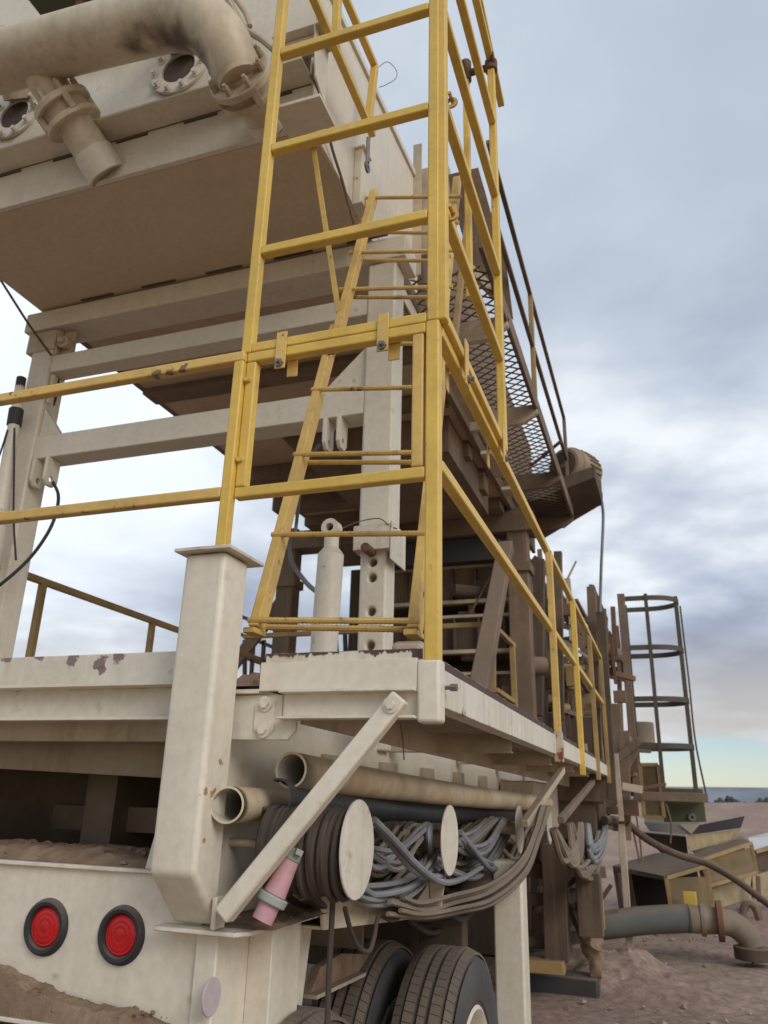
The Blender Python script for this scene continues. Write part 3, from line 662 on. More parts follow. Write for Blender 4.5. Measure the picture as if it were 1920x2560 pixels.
# inner railing hanging on the screen box
ir = thing('upper_railing', 'yellow railing loop hanging on the side of the screen box', 'railing', at(925, 290, X=-1.2))
p1, p2, p3 = at(937, 165, X=-1.2), at(840, -60, X=-1.2), at(922, 300, X=-1.2)
piece('top_rail', p2, p1, ir); piece('post', p1, p3, ir)
piece('low_rail', at(760, -60, X=-1.2), at(932, 338, X=-1.2), ir); piece('post', at(846, -40, X=-1.2), at(838, 125, X=-1.2), ir)
mb = MB(); a = at(921, 345, X=-1.2); mb.tube([a, a-Vector((0, 0, .17))], .012, 8); mb.ringplate(a-Vector((0, 0, .20)), (1, 0, 0), .012, .03, .012); obj('eye_bolt', mb, STEEL, ir)

# ladder inside the corner
ld = thing('ladder', 'worn yellow ladder with rebar rungs leaning up behind the railing', 'ladder', (-.9, 2.15, 2.03))
b0, b1 = at(641, 1575, Y=2.14), at(1037, 1580, Y=2.14)
t0, t1 = at(908, 560, Y=3.08), at(1142, 560, Y=3.08)
k0 = at(822, 905, Y=2.74)
dl = (t0-b0)
piece('stile', b0, b0.lerp(t0, .63), ld, YELC, .034, .058, .004, up=(0, -1, .5))
piece('stile', b1, b1.lerp(t1, .64), ld, YELC, .034, .058, .004, up=(0, -1, .5))
off = Vector((.03, -.02, .0))
piece('upper_stile', b0.lerp(t0, .56)+off, t0+dl*.12+off, ld, YELC, .038, .05, .004, up=(0, -1, .5))
piece('upper_stile', b1.lerp(t1, .56)-off*1.0, t1+(t1-b1)*.22-off, ld, YELC, .038, .05, .004, up=(0, -1, .5))
mb = MB(); c = b0.lerp(t0, .555)+off; mb.box(c.x-.014, c.x+.014, c.y-.028, c.y-.022, c.z-.03, c.z-.008); obj('open_tube_end', mb, DARKB, ld)
def rebar(p, q, r=.0095):
    mb = MB(); p = Vector(p); q = Vector(q); n = int((q-p).length/.007); pts = [p.lerp(q, i/n) for i in range(n+1)]
    return mb.tube(pts, [r*(1.13 if i % 2 else .93) for i in range(n+1)], 8, smooth=False)
for k, f in enumerate((.012, .150, .305, .455, .60, .745, .875, .985, 1.1)):
    p = b0.lerp(t0, f)+Vector((-.02, -.03, 0)); q = b1.lerp(t1, f)+Vector((.02, -.03, 0))
    obj('rung', rebar(p, q), YELC, ld)
    if k in (0, 2, 4, 5, 6, 7): obj('rung', rebar(p+Vector((.03, .055, -.012)), q+Vector((-.03, .055, -.012))), YELC, ld)
for s in (b0, b1):
    mb = MB(); mb.box(s.x-.02, s.x+.02, s.y-.05, s.y+.03, s.z-.018, s.z+.0); obj('foot', mb, YELC, ld, .003)
mb = MB(); mb.bar(at(779, 340, Y=2.66), at(846, 780, Y=2.72), .026, .008); o = obj('ladder_strap', mb, YELC, None, .002)
props(o, 'thin pale yellow strap hanging from the box to the ladder', 'strap')

# ================================================================== SUPPORT LEGS, CYLINDERS, CROSS FRAME
def holes(c, n=20, r=.021): pass
lg = thing('support_leg', 'cream telescopic leg with pin holes behind the yellow ladder', 'support leg', (-1.26, 3.47, 1.8), 'telescopic legs that lift the screen box')
mb = MB(); mb.box(-1.345, -1.178, 3.40, 3.56, 2.72, 4.44); obj('outer_tube', mb, CREAM, lg, .014, 3)
mb = MB(); mb.box(-1.335, -1.195, 3.412, 3.548, 1.78, 2.74)
cut = MB()
for z in (2.668, 2.590, 2.422, 2.258): cut.cyl((-1.268, 3.38, z), (-1.268, 3.5, z), .021, n=24)
obj('inner_tube', mb, CREAM, lg, .012, 3, cutter=cut)
mb = MB(); mb.box(-1.362, -1.168, 3.375, 3.575, 2.722, 2.852); c_ = obj('collar', mb, CREAMC, lg, .004)
mb = MB(); mb.box(-1.166, -1.158, 3.37, 3.60, 2.665, 2.86); obj('side_plate', mb, CREAMC, c_, .003)
mb = MB(); mb.cyl((-1.268, 3.30, 2.712), (-1.268, 3.40, 2.712), .024, n=16); obj('lock_pin', mb, RUST, c_, .003)
w_ = MB(); w_.tube(cr([at(845, 1327, Y=3.2), at(880, 1310, Y=3.3), at(915, 1300, Y=3.36), at(950, 1297, Y=3.36), at(975, 1315, Y=3.38), at(993, 1322, Y=3.42)], 6), .003, 5)
o = obj('safety_wire', w_, RUST); props(o, 'rusty wire looped from the cylinder eye round the leg collar', 'wire')
# left leg
ll = thing('support_leg', 'cream leg at the left edge with a black sleeved rod beside it', 'support leg', (-3.62, 3.47, 1.8), 'telescopic legs that lift the screen box')
mb = MB(); mb.box(-3.715, -3.545, 3.40, 3.56, 1.80, 4.44); obj('outer_tube', mb, CREAM, ll, .014, 3)
mb = MB(); mb.box(-3.53, -3.515, 3.42, 3.44, 3.9, 4.1); obj('stop_bar', mb, CREAM, ll)
mb = MB(); mb.box(-3.76, -3.53, 3.39, 3.58, 4.28, 4.43); obj('head_block', mb, CREAMD, ll, .006)
def cylinder(name, lab, xb, yb, zb, zt_, r, eye=True):
    t = thing(name, lab, 'hydraulic cylinder', (xb, yb, zb))
    mb = MB(); k = .022 if eye else .0; mb.cyl((xb, yb, zb), (xb+k, yb, zt_), r, n=36); mb.cyl((xb+k, yb, zt_), (xb+k, yb, zt_+.03), r, r*.62, n=36); obj('barrel', mb, CREAM, t, .004)
    if eye:
        mb = MB(); mb.cyl((xb+k, yb, zt_+.02), (xb+k, yb, zt_+.10), .034, n=20); c = Vector((xb+k, yb-.005, zt_+.125))
        mb.ringplate(c, (0, 1, 0), .019, .042, .055); obj('eye', mb, CREAM, t)
        mb = MB(); mb.cyl(c+Vector((0, .01, 0)), c+Vector((0, .02, 0)), .0195, n=20); obj('bush', mb, DARKB, t)
    return t
cylinder('hydraulic_cylinder', 'cream hydraulic cylinder with an eye on top, left of the leg', -1.378, 3.10, 1.80, 2.62, .060)
c2 = cylinder('hydraulic_cylinder', 'large cream hydraulic cylinder cut by the left photo edge', -3.42, 3.10, 1.75, 2.95, .085, False)
mb = MB(); mb.box(-3.46, -3.40, 3.02, 3.18, 2.97, 3.06); obj('top_lug', mb, CREAM, c2, .004)
# black sleeved rod on left leg
sv = thing('gas_strut', 'thin strut with dark sleeves standing beside the left leg', 'strut', (-3.75, 3.35, 2.2))
p, q = at(54, 945, Y=3.32), at(-22, 1420, Y=3.32)
mb = MB(); mb.cyl(p.lerp(q, .05), q, .030, .052, n=16); obj('body', mb, CREAM, sv)
for f, f2, r_ in ((0, .09, .030), (.18, .27, .044)):
    mb = MB(); mb.cyl(p.lerp(q, f), p.lerp(q, f2), r_, n=18); obj('sleeve', mb, RUBBER, sv, .003)
# cross frame between the legs
cf = thing('cross_frame', 'cream cross beams spanning between the two telescopic legs', 'frame', (-2.45, 3.47, 3.8))
mb = MB(); mb.box(-3.80, -1.12, 3.38, 3.60, 4.445, 4.585); obj('head_beam', mb, CREAM, cf, .004)
mb = MB(); mb.box(-3.545, -1.345, 3.41, 3.53, 4.115, 4.24); obj('mid_beam', mb, CREAM, cf, .006)
mb = MB(); mb.box(-3.545, -1.345, 3.405, 3.555, 3.495, 3.65); obj('low_beam', mb, CREAM, cf, .006)
mb = MB(); mb.prism([(-1.347, 3.43, 3.65), (-1.347, 3.43, 3.92), (-1.62, 3.43, 3.65)], (0, .03, 0)); obj('gusset', mb, CREAM, cf)
mb = MB(); mb.prism([(-3.542, 3.43, 3.65), (-3.542, 3.43, 3.87), (-3.37, 3.43, 3.65)], (0, .03, 0)); obj('gusset', mb, CREAM, cf)
for xs in ((-1.57, -1.49), (-3.52, -3.42)):
    for x in xs:
        mb = MB(); mb.prism([(x, 3.39, 3.495), (x, 3.39, 3.35), (x, 3.42, 3.315), (x, 3.47, 3.315), (x, 3.50, 3.35), (x, 3.50, 3.495)], (.022, 0, 0))
        cut = MB(); cut.cyl((x-.05, 3.445, 3.36), (x+.07, 3.445, 3.36), .018, n=16)
        obj('clevis_lug', mb, CREAM, cf, .003, cutter=cut)
mb = MB(); mb.box(-3.54, -3.525, 3.41, 3.56, 4.24, 4.44); mb.cyl((-3.475, 3.40, 4.33), (-3.475, 3.46, 4.33), .042, n=20); mb.cyl((-3.475, 3.37, 4.33), (-3.475, 3.40, 4.33), .020, n=12); mb.box(-3.52, -3.435, 3.45, 3.47, 4.24, 4.44)
obj('pin_block', mb, CREAMD, cf, .004)
# loose cables at left
for pts, mt, r_, lab in (
    ([at(-30, 650, Y=3.2), at(30, 745, Y=3.25), at(75, 815, Y=3.3), at(128, 888, Y=3.35)], DARKB, .008, 'taut dark cable running down to the left leg head'),
    ([at(146, 940, Y=3.5), at(140, 990, Y=3.5), at(118, 1045, Y=3.5), at(90, 1090, Y=3.52)], RUBBER, .010, 'short black hose end above the low beam at left'),
    ([at(133, 1205, Y=3.45), at(146, 1240, Y=3.45), at(138, 1290, Y=3.45), at(115, 1340, Y=3.42), at(70, 1400, Y=3.38), at(0, 1462, Y=3.3), at(-40, 1480, Y=3.3)], RUBBER, .010, 'black hose looping below the clevis lugs at left'),
    ([at(36, 1070, Y=3.3), at(35, 1180, Y=3.3), at(34, 1300, Y=3.3), at(40, 1400, Y=3.28)], RUBBER, .006, 'thin black wire hanging straight down the left leg'),
    ([at(19, 1075, Y=3.28), at(5, 1120, Y=3.28), at(-10, 1160, Y=3.28)], RUBBER, .006, 'thin black wire curling off the left edge'),
    ([at(800, 1110, Y=3.6), at(770, 1150, Y=3.6), at(752, 1205, Y=3.7), at(742, 1300, Y=4), at(738, 1330, Y=4)], GREYC, .011, 'grey hose dropping behind the ladder from the lugs'),
    ([at(722, 1330, Y=6), at(728, 1400, Y=6), at(760, 1450, Y=6), at(790, 1478, Y=6), at(830, 1500, Y=6)], GREYC, .022, 'grey hose curving across the gap behind the cylinder'),
    ([at(1505, 1255, Y=8.9), at(1508, 1300, Y=8.9), at(1503, 1420, Y=8.9), at(1500, 1530, Y=8.9)], GREYC, .017, 'grey cable dropping from the motor platform'),
    ([at(775, 185, X=-1.28), at(800, 235, X=-1.28), at(815, 300, X=-1.28), at(830, 370, X=-1.3), at(855, 450, X=-1.3), at(885, 560, X=-1.3)], TANC, .008, 'pale conduit running down the side plate of the box'),
    ([at(940, 178, X=-1.25), at(950, 165, X=-1.22), at(970, 155, X=-1.1), at(990, 175, X=-1.1), at(990, 195, X=-1.1), at(965, 212, X=-1.15), at(948, 218, X=-1.2)], GREYC, .0022, 'thin stray wire loop against the sky by the upper railing')):
    mb = MB(); mb.tube(cr(pts, 7), r_, 8); o = obj('cable', mb, mt); props(o, lab, 'cable')

# ================================================================== SCREEN BOX (elevated)
sb = thing('screen_box', 'huge cream elevated screen box with a dusty flat underside', 'screen box', (-2.5, 3.0, 4.6))
BX0, BX1 = -3.69, -1.335
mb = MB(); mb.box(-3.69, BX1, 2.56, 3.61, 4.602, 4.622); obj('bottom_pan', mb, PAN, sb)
mb = MB()
mb.box(-5.4, BX1, 2.53, 2.56, 4.603, 4.862); obj('rear_band', mb, CREAM, sb, .004)
mb = MB(); mb.box(-5.4, BX1+.01, 2.385, 2.529, 4.864, 4.878); obj('ledge_angle', mb, CREAM, sb, .002)
for i in range(9): mb = MB(); mb.box(-5.0+i*.42, -4.80+i*.42, 2.526, 2.5295, 4.838, 4.852); obj('weld_gap', mb, DARKB, sb)
for i in range(5): mb = MB(); mb.box(-3.35+i*.47, -3.10+i*.47, 3.36, 3.375, 4.594, 4.6015); obj('underside_slot', mb, DARKB, sb)
mb = MB(); mb.box(-5.4, BX1, 2.50, 2.524, 4.879, 7.2); obj('rear_wall', mb, CREAM, sb)
mb = MB(); mb.box(-5.4, BX1, 2.575, 2.59, 4.625, 7.2); obj('inner_wall', mb, CREAMD, sb)
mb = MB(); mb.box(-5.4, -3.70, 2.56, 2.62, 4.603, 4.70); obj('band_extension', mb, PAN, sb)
mb = MB()
sp_ = [(BX1, 2.50, 4.60), (BX1, 3.62, 4.60), (BX1, 4.28, 4.86), (BX1, 4.28, 5.80), (BX1, 2.50, 5.62)]
sp_ = [(BX1, 2.4, 4.60), (BX1, 4.28, 4.60), (BX1, 4.28, 5.78), (BX1, 3.3, 5.66), (BX1, 2.62, 5.58), (BX1, 2.62, 7.2), (BX1, 2.4, 7.2)]
sp_ = [(BX1, 2.526, 4.60), (BX1, 4.28, 4.60), (BX1, 4.28, 5.78), (BX1, 2.526, 5.575)]
mb.prism(sp_, (.012, 0, 0)); obj('side_plate', mb, CREAM, sb)
mb = MB(); mb.prism([(-3.70, 2.526, 4.60), (-3.70, 4.28, 4.60), (-3.70, 4.28, 5.78), (-3.70, 2.526, 5.575)], (.012, 0, 0)); obj('side_plate', mb, CREAM, sb)
mb = MB(); mb.bar((BX1+.014, 2.53, 5.60), (BX1+.014, 4.28, 5.80), .03, .05); obj('top_rim', mb, CREAM, sb, .003)
# box vent on the side plate and clamp plates
mb = MB(); c = at(898, 470, X=BX1+.012)
y = 3.15
mb.box(BX1+.013, BX1+.075, c.y-.10, c.y+.02, c.z-.20, c.z-.186); mb.box(BX1+.013, BX1+.075, c.y-.10, c.y+.02, c.z+.19, c.z+.204); mb.prism([(BX1+.013, c.y-.09, c.z-.19), (BX1+.013, c.y+.0, c.z-.19), (BX1+.013, c.y, c.z+.19), (BX1+.013, c.y-.09, c.z+.19)], (.045, 0, 0))
obj('side_bracket', mb, CREAM, sb, .003)
mb = MB(); a = at(770, 200, Y=2.38); mb.box(-1.47, -1.22, 2.34, 2.50, 5.0, 5.02); mb.prism([(-1.47, 2.385, 5.0), (-1.24, 2.385, 5.0), (-1.24, 2.385, 4.88), (-1.47, 2.385, 4.88)], (0, .01, 0)); mb.prism([(-1.24, 2.34, 5.0), (-1.24, 2.50, 5.0), (-1.24, 2.50, 4.66), (-1.24, 2.385, 4.72)], (-.01, 0, 0)); mb.box(-1.45, -1.21, 2.38, 2.56, 4.58, 4.60)
obj('corner_bracket', mb, CREAM, sb, .003)
# far flange of the box
mb = MB(); mb.box(-1.335, -1.08, 4.20, 4.28, 5.1, 5.86); mb.box(-1.325, -1.26, 4.15, 4.16, 4.9, 6.05); obj('end_flange', mb, CREAMD, sb, .003)
# hatches on the rear wall
for (px, py) in ((450, 175), (40, 290)):
    c = at(px, py, Y=2.498); mb = MB(); mb.ringplate(c+Vector((0, -.008, 0)), (0, 1, 0), .10, .17, .016, 30)
    for i in range(10):
        a = i*.628; bolt(mb, c+Vector((math.cos(a)*.145, -.016, math.sin(a)*.145)), (0, -1, 0), .014, .025)
    ft = obj('port_flange', mb, CREAM, sb)
    mb = MB(); mb.cyl(c+Vector((0, -.001, 0)), c+Vector((0, -.004, 0)), .10, n=24); obj('dark_opening', mb, DARKB, ft)
    mb = MB(); mb.cyl(c+Vector((.02, -.02, .10)), c+Vector((.06, -.28, .34)), .085, n=24); obj('port_stub', mb, CREAMD, ft)

# ------------------------------------------------------------------ water pipe manifold
STN = mat('stained_cream_pipe', (.66, .57, .42), (.55, .45, .31), rough=.42, grime=.25, grimec=(.12, .07, .045), streak=.30, nscale=2.6, dust=.2)
stain(STN, [(at(400, 110, Y=2.09), .17), (at(330, 118, Y=2.07), .14), (at(465, 105, Y=2.12), .12), (at(530, 150, Y=2.17), .10), (at(250, 390, Y=2.4), .06)])
pm = thing('pipe_manifold', 'thick cream water pipe with an elbow and two flanged branches', 'pipe', (-2.2, 2.2, 4.9))
YP = 2.12
A = [at(-420, 262, Y=YP), at(-150, 195, Y=YP), at(150, 115, Y=YP), at(330, 68, Y=YP), at(430, 46, Y=YP), at(505, 58, Y=YP), at(560, 112, Y=2.16), at(592, 178, Y=2.22), at(604, 205, Y=2.24)]
q_ = cr(A, 9); n_ = len(q_); mb = MB(); mb.tube(q_, [.142-.040*max(0, (i/n_-.55)/.45) for i in range(n_)], 40); obj('main_pipe', mb, STN, pm)
def coupling(p, q, nm, rp, rf, fr=(.42, .56, .49, .40)):
    """branch pipe with a bolted double flange between p and q"""
    p = Vector(p); q = Vector(q); d = (q-p).normalized()
    mb = MB(); mb.cyl(p, q, rp, n=32); st = obj(nm, mb, STN, pm)
    a = d.orthogonal().normalized(); b = d.cross(a)
    for f, rr, th in ((fr[0], rf, .035), (fr[1], rf*.98, .03)):
        c = p.lerp(q, f); mb = MB(); mb.cyl(c-d*th/2, c+d*th/2, rr, n=36); obj('flange', mb, STN, st, .004)
    c = p.lerp(q, fr[2]); mb = MB(); mb.cyl(c-d*.04, c+d*.04, rf*.80, n=30); obj('clamp_ring', mb, CREAMD, st)
    for i in range(8):
        an = i*math.pi/4+.2; e = (a*math.cos(an)+b*math.sin(an)); c = p.lerp(q, fr[3])+e*rf*.84
        mb = MB(); mb.cyl(c-d*.045, c+d*.02, .016, n=6); mb.cyl(c-d*.06, c-d*.045, .009, n=8); obj('flange_bolt', mb, CREAMD, st)
        if i % 2 == 0: mb = MB(); cc = p.lerp(q, fr[2])+e*rf*.90; mb.bar(cc-d*.045, cc+d*.045, .035, .03, up=e); obj('clamp_lug', mb, CREAMD, st, .004)
    c = p.lerp(q, .80); mb = MB(); mb.cyl(c, q, rp*1.08, rp*1.12, n=30); obj('weld_sleeve', mb, CREAM, st, .004)
coupling(at(70, 132, Y=2.12), at(252, 408, Y=2.50)+Vector((.02, .05, -.05)), 'branch_pipe', .098, .155)
coupling(at(592, 178, Y=2.22), at(672, 312, Y=2.52), 'branch_pipe', .092, .155, (.10, .34, .22, .06))
mb = MB(); mb.cyl(at(205, 5, Y=2.3), at(205, 60, Y=2.3), .04, n=12); obj('stand', mb, RUST, pm)
mb = MB(); c = at(230, -10, Y=2.3); mb.box(c.x-.35, c.x+.45, 2.2, 2.6, c.z-.02, c.z+.30); mb.box(c.x-.33, c.x-.1, 2.17, 2.2, c.z-.05, c.z+.2)
o = obj('valve_actuator', mb, GREEN, None, .02, 3); props(o, 'dark green valve housing above the thick pipe', 'valve')
mb = MB(); mb.tube(cr([at(560, -20, Y=2.35), at(590, 35, Y=2.35), at(612, 72, Y=2.35), at(655, 100, Y=2.38), at(690, 130, Y=2.4)], 6), .016, 8); mb.tube(cr([at(575, -20, Y=2.35), at(612, 30, Y=2.35), at(625, 66, Y=2.35)], 6), .013, 8)
o = obj('conduit', mb, CREAMD); props(o, 'thin cream conduit bent above the pipe elbow', 'conduit')

# ================================================================== LONG DECK ABOVE (underside continues to the far legs)
fd = thing('feeder_body', 'long brown dusty underside of the deck behind the front legs', 'machine body', (-2.5, 5.5, 4.5))
mb = MB(); mb.box(-3.69, -1.35, 3.615, 9.6, 4.60, 4.66); obj('belly_plate', mb, mat('belly_brown_paint', (.56, .42, .30), (.48, .36, .25), rough=.7, dust=.2, grime=.15), fd)  # brown paint of the belly, toned by noise alone
mb = MB(); mb.box(-3.71, -3.66, 3.62, 9.6, 4.597, 5.6); mb.box(-1.37, -1.33, 4.30, 9.6, 4.56, 6.05); obj('side_wall', mb, BROWN, fd)
for i, (y, dz, mt) in enumerate(((4.02, .03, PAN), (4.50, .05, BROWN), (5.2, .04, BROWN), (6.15, .15, BROWN), (6.8, .22, BROWN), (7.6, .12, BROWN), (8.6, .30, BROWN))):
    mb = MB(); mb.box(-3.68, -1.40, y, y+.14+.05*(i % 3), 4.60-dz, 4.5985); obj('rib', mb, mt, fd, .005)
mb = MB(); mb.prism([(-3.0, 5.63, 4.597), (-1.455, 5.63, 4.597), (-1.455, 5.63, 4.27), (-2.7, 5.63, 4.27)], (0, 1.6, 0)); obj('chute', mb, BROWN, fd)
for (a, b) in (((1125, 930), (1190, 1050)), ((1215, 1130), (1250, 1190)), ((1265, 1220), (1275, 1240))):
    p = at(*a, X=-1.1); q = at(*b, X=-1.1); mb = MB(); mb.bar(p, q, .09, .03); obj('bright_flange', mb, CREAMD, fd, .003)

# ------------------------------------------------------------------ upper walkway on the right of the deck above
uw = thing('upper_walkway', 'high brown walkway of expanded metal with handrails, seen from below', 'walkway', (-.95, 6, 4.75))
def lattice(x0, x1, y0, y1, z, pitch, w_, t, mt, parent, nm='expanded_metal_floor'):
    mb = MB(); W_ = x1-x0; k = W_*.75; n = int((y1-y0+k)/pitch)
    for i in range(n+1):
        for s in (0, 1):
            y = y0-k+i*pitch; a = [x0, y] if s == 0 else [x0, y+k]; b = [x1, y+k] if s == 0 else [x1, y]
            # clip to y0..y1
            def clip(a, b):
                pa, pb = a[:], b[:]
                for P_, Q_ in ((pa, pb), (pb, pa)):
                    for lim, sg in ((y0, 1), (y1, -1)):
                        if (P_[1]-lim)*sg < 0:
                            if (Q_[1]-lim)*sg < 0: return None
                            f = (lim-P_[1])/(Q_[1]-P_[1]); P_[0] += (Q_[0]-P_[0])*f; P_[1] = lim
                return pa, pb
            r_ = clip(a, b)
            if r_ and (Vector(r_[0])-Vector(r_[1])).length > .03: mb.bar((*r_[0], z+(.002 if s else 0)), (*r_[1], z+(.002 if s else 0)), w_, t)
    return obj(nm, mb, mt, parent)
lattice(-1.33, -.78, 4.0, 8.7, 4.755, .095, .011, .007, BROWN, uw)
piece('edge_beam', (-.765, 3.75, 4.76), (-.765, 8.75, 4.76), uw, BROWN, .03, .14)
piece('edge_beam', (-1.33, 3.75, 4.76), (-1.33, 8.75, 4.76), uw, BROWN, .03, .12)
for y, zz_ in ((4.55, 4.66), (5.9, 4.66), (7.4, 4.66), (8.7, 4.66)):
    mb = MB(); mb.prism([(-1.36, y, 4.74), (-.75, y, 4.74), (-.75, y, 4.66), (-.86, y, 4.58), (-1.36, y, 4.56)], (0, .05, 0)); obj('cross_arm', mb, CREAMD if y < 6 else BROWN, uw, .003)
for y in (5.92, 8.45):
    piece('post', (-.765, y, 4.72), (-.765, y, 5.85), uw, YELD if y < 7 else BROWN, .04)
piece('handrail', (-.765, 4.10, 5.86), (-.765, 8.47, 5.86), uw, BROWN, .035)
piece('mid_rail', (-.765, 4.2, 5.32), (-.765, 8.45, 5.32), uw, BROWN, .035)
piece('end_rail', (-.765, 7.9, 5.30), (-1.2, 8.5, 5.30), uw, BROWN, .03)
p, q = at(1160, 480, X=-.9), at(1135, 690, X=-.9); piece('strut', (-1.3, 4.3, 5.5), (-.80, 4.32, 4.78), uw, CREAMD, .05)
piece('strut', at(1175, 500, X=-.85), at(1130, 900, X=-.85), uw, YELD, .035)
mb = MB(); mb.box(-1.30, -.79, 4.3, 4.34, 4.78, 5.3); mb2 = MB()
mb = MB(); c = at(1150, 500, X=-.9); mb.prism([(-1.1, 4.2, 5.75), (-.86, 4.2, 5.75), (-.80, 4.9, 5.4), (-.8, 5.1, 5.1), (-1.0, 4.7, 5.2)], (0, .03, -.02)); obj('end_plate', mb, BROWN, uw)

# motor on its end platform
mo = thing('electric_motor', 'dust covered electric motor with a round fan grille', 'motor', (-.85, 8.55, 5.0))
c = Vector((-.80, 8.30, 5.42)); ax = Vector((.25, 1, 0)).normalized()
ax = Vector((.42, .9, 0)).normalized(); c = at(1418, 1166, Y=8.6)
mb = MB(); mb.cyl(c, c+ax*.40, .24, n=36)
for i in range(24):
    a = i*math.pi/12; e = Vector((math.cos(a)*ax.y, -math.cos(a)*ax.x, math.sin(a))); mb.bar(c+ax*.12+e*.245, c+ax*.37+e*.245, .012, .03, up=e)
MOT = mat('dusty_brown_motor', (.36, .27, .19), (.26, .19, .13), rough=.8, dust=.6, grime=.4)
obj('housing', mb, MOT, mo, .01, 3)
mb = MB(); mb.cyl(c-ax*.08, c+ax*.02, .20, .24, n=36); fc = obj('fan_cover', mb, MOT, mo, .006)
mb = MB()
for r_ in (.05, .085, .12, .155): mb.ringplate(c-ax*.086, ax, r_-.008, r_+.008, .01)
obj('grille', mb, DARKB, fc)
mb = MB(); mb.box(c.x-.2, c.x+.3, c.y-.02, c.y+.6, c.z-.31, c.z-.26); obj('base_plate', mb, BROWN, mo)
mp_ = thing('motor_platform', 'brown angular plate platform that carries the motor', 'platform', (-.75, 9, 4.5))
f = [at(1500, 1165, Y=9.1), at(1507, 1258, Y=9.1), at(1360, 1345, Y=9.1), at(1300, 1345, Y=9.1), at(1300, 1250, Y=9.1), at(1440, 1228, Y=9.1), at(1500, 1205, Y=9.1)]
mb = MB(); mb.prism(f, (0, .02, 0)); obj('end_plate', mb, BROWN, mp_)
mb = MB(); a, b, d_, e = at(1300, 1255, Y=9.08), at(1500, 1205, Y=9.08), at(1440, 1205, Y=8.2), at(1280, 1250, Y=8.2)
mb.prism([at(1345, 1322, Y=9.08), at(1507, 1262, Y=9.08), at(1507, 1235, Y=9.08), at(1345, 1290, Y=9.08)], (-.02, -.9, 0)); obj('under_channel', mb, DARKB, mp_)
mb = MB(); p = at(1450, 1135, Y=8.6); mb.prism([at(1452, 1130, Y=8.7), at(1480, 1165, Y=8.7), at(1475, 1200, Y=8.7), at(1440, 1220, Y=8.7)], (.02, .1, 0)); obj('guard_plate', mb, BROWN, mp_)

# ================================================================== FAR LEG PAIR, LOWER SCREEN DECKS
for i, (X, lab) in enumerate(((-1.28, 'brown dust caked leg at the right of the dark screen decks'), (-4.02, 'brown dust caked leg seen in the gap left of the cylinder'))):
    t = thing('rear_leg', lab, 'support leg', (X, 8.0, 1.8), 'rear legs under the long deck')
    mb = MB(); mb.box(X-.12, X+.10, 7.9, 8.1, 1.8, 4.58); obj('tube', mb, BROWN, t, .012)
    mb = MB(); mb.box(X-.15, X+.13, 7.87, 8.13, 3.85, 3.95); obj('collar', mb, BROWN, t, .004)
    if i: mb = MB(); mb.prism([(X-.7, 7.95, 3.0), (X-.12, 7.95, 3.75), (X-.12, 7.95, 3.5), (X-.6, 7.95, 2.9)], (0, .05, 0)); obj('knee_plate', mb, BROWN, t)
mb = MB(); mb.bar(at(1265, 1365, Y=7.2), at(1195, 1740, Y=5.6), .14, .12); o = obj('diagonal_prop', mb, BROWN, None, .01); props(o, 'broad brown diagonal prop standing on the walkway', 'prop')
mb = MB(); mb.box(-4.2, -1.1, 7.86, 8.14, 4.30, 4.52); o = obj('transom', mb, BROWN, None, .008); props(o, 'brown cross beam on top of the rear legs', 'beam')
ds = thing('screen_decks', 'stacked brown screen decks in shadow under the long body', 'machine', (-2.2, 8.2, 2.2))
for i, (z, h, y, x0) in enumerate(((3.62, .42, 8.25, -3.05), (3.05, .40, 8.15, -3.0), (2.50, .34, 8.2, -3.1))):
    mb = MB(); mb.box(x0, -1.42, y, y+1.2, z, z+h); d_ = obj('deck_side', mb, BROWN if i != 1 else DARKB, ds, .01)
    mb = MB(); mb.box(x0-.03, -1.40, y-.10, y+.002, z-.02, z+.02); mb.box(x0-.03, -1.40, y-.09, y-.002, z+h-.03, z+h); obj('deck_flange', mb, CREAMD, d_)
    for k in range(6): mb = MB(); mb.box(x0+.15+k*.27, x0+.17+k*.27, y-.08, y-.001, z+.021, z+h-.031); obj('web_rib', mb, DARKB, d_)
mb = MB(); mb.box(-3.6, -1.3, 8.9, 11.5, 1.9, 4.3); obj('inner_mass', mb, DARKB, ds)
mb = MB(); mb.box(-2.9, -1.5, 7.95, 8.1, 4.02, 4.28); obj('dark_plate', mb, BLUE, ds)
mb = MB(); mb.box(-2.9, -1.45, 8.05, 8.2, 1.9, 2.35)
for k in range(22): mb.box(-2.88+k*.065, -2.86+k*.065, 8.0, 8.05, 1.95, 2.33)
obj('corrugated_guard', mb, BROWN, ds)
# inner yellow rails seen through
r_ = thing('inner_railing', 'thin yellow rail crossing behind the hydraulic cylinder', 'railing', (-2, 6.5, 2.6))
a = at(610, 1592, Y=6.6); b = at(1235, 1560, Y=6.6)
piece('rail', a, b, r_, YELD, .045)
piece('rail', at(1240, 1570, X=-1.25), at(1285, 1615, X=-1.25), r_, YELD, .04)
piece('post', at(1232, 1560, Y=6.6), at(1232, 1760, Y=6.6), r_, YELD, .05)
piece('post', at(1280, 1605, X=-1.25), at(1288, 1780, X=-1.25), r_, YELD, .05)
piece('rail', at(1240, 1725, X=-1.25), at(1285, 1755, X=-1.25), r_, YELD, .04)
mb = MB(); c = at(1150, 1650, X=-.75); mb.box(-.93, -.80, 2.72, 2.98, 1.957, 2.14); o = obj('lug_box', mb, CREAMD, None, .025, 4); props(o, 'rounded cream lug standing on the deck inside the corner post', 'lug')
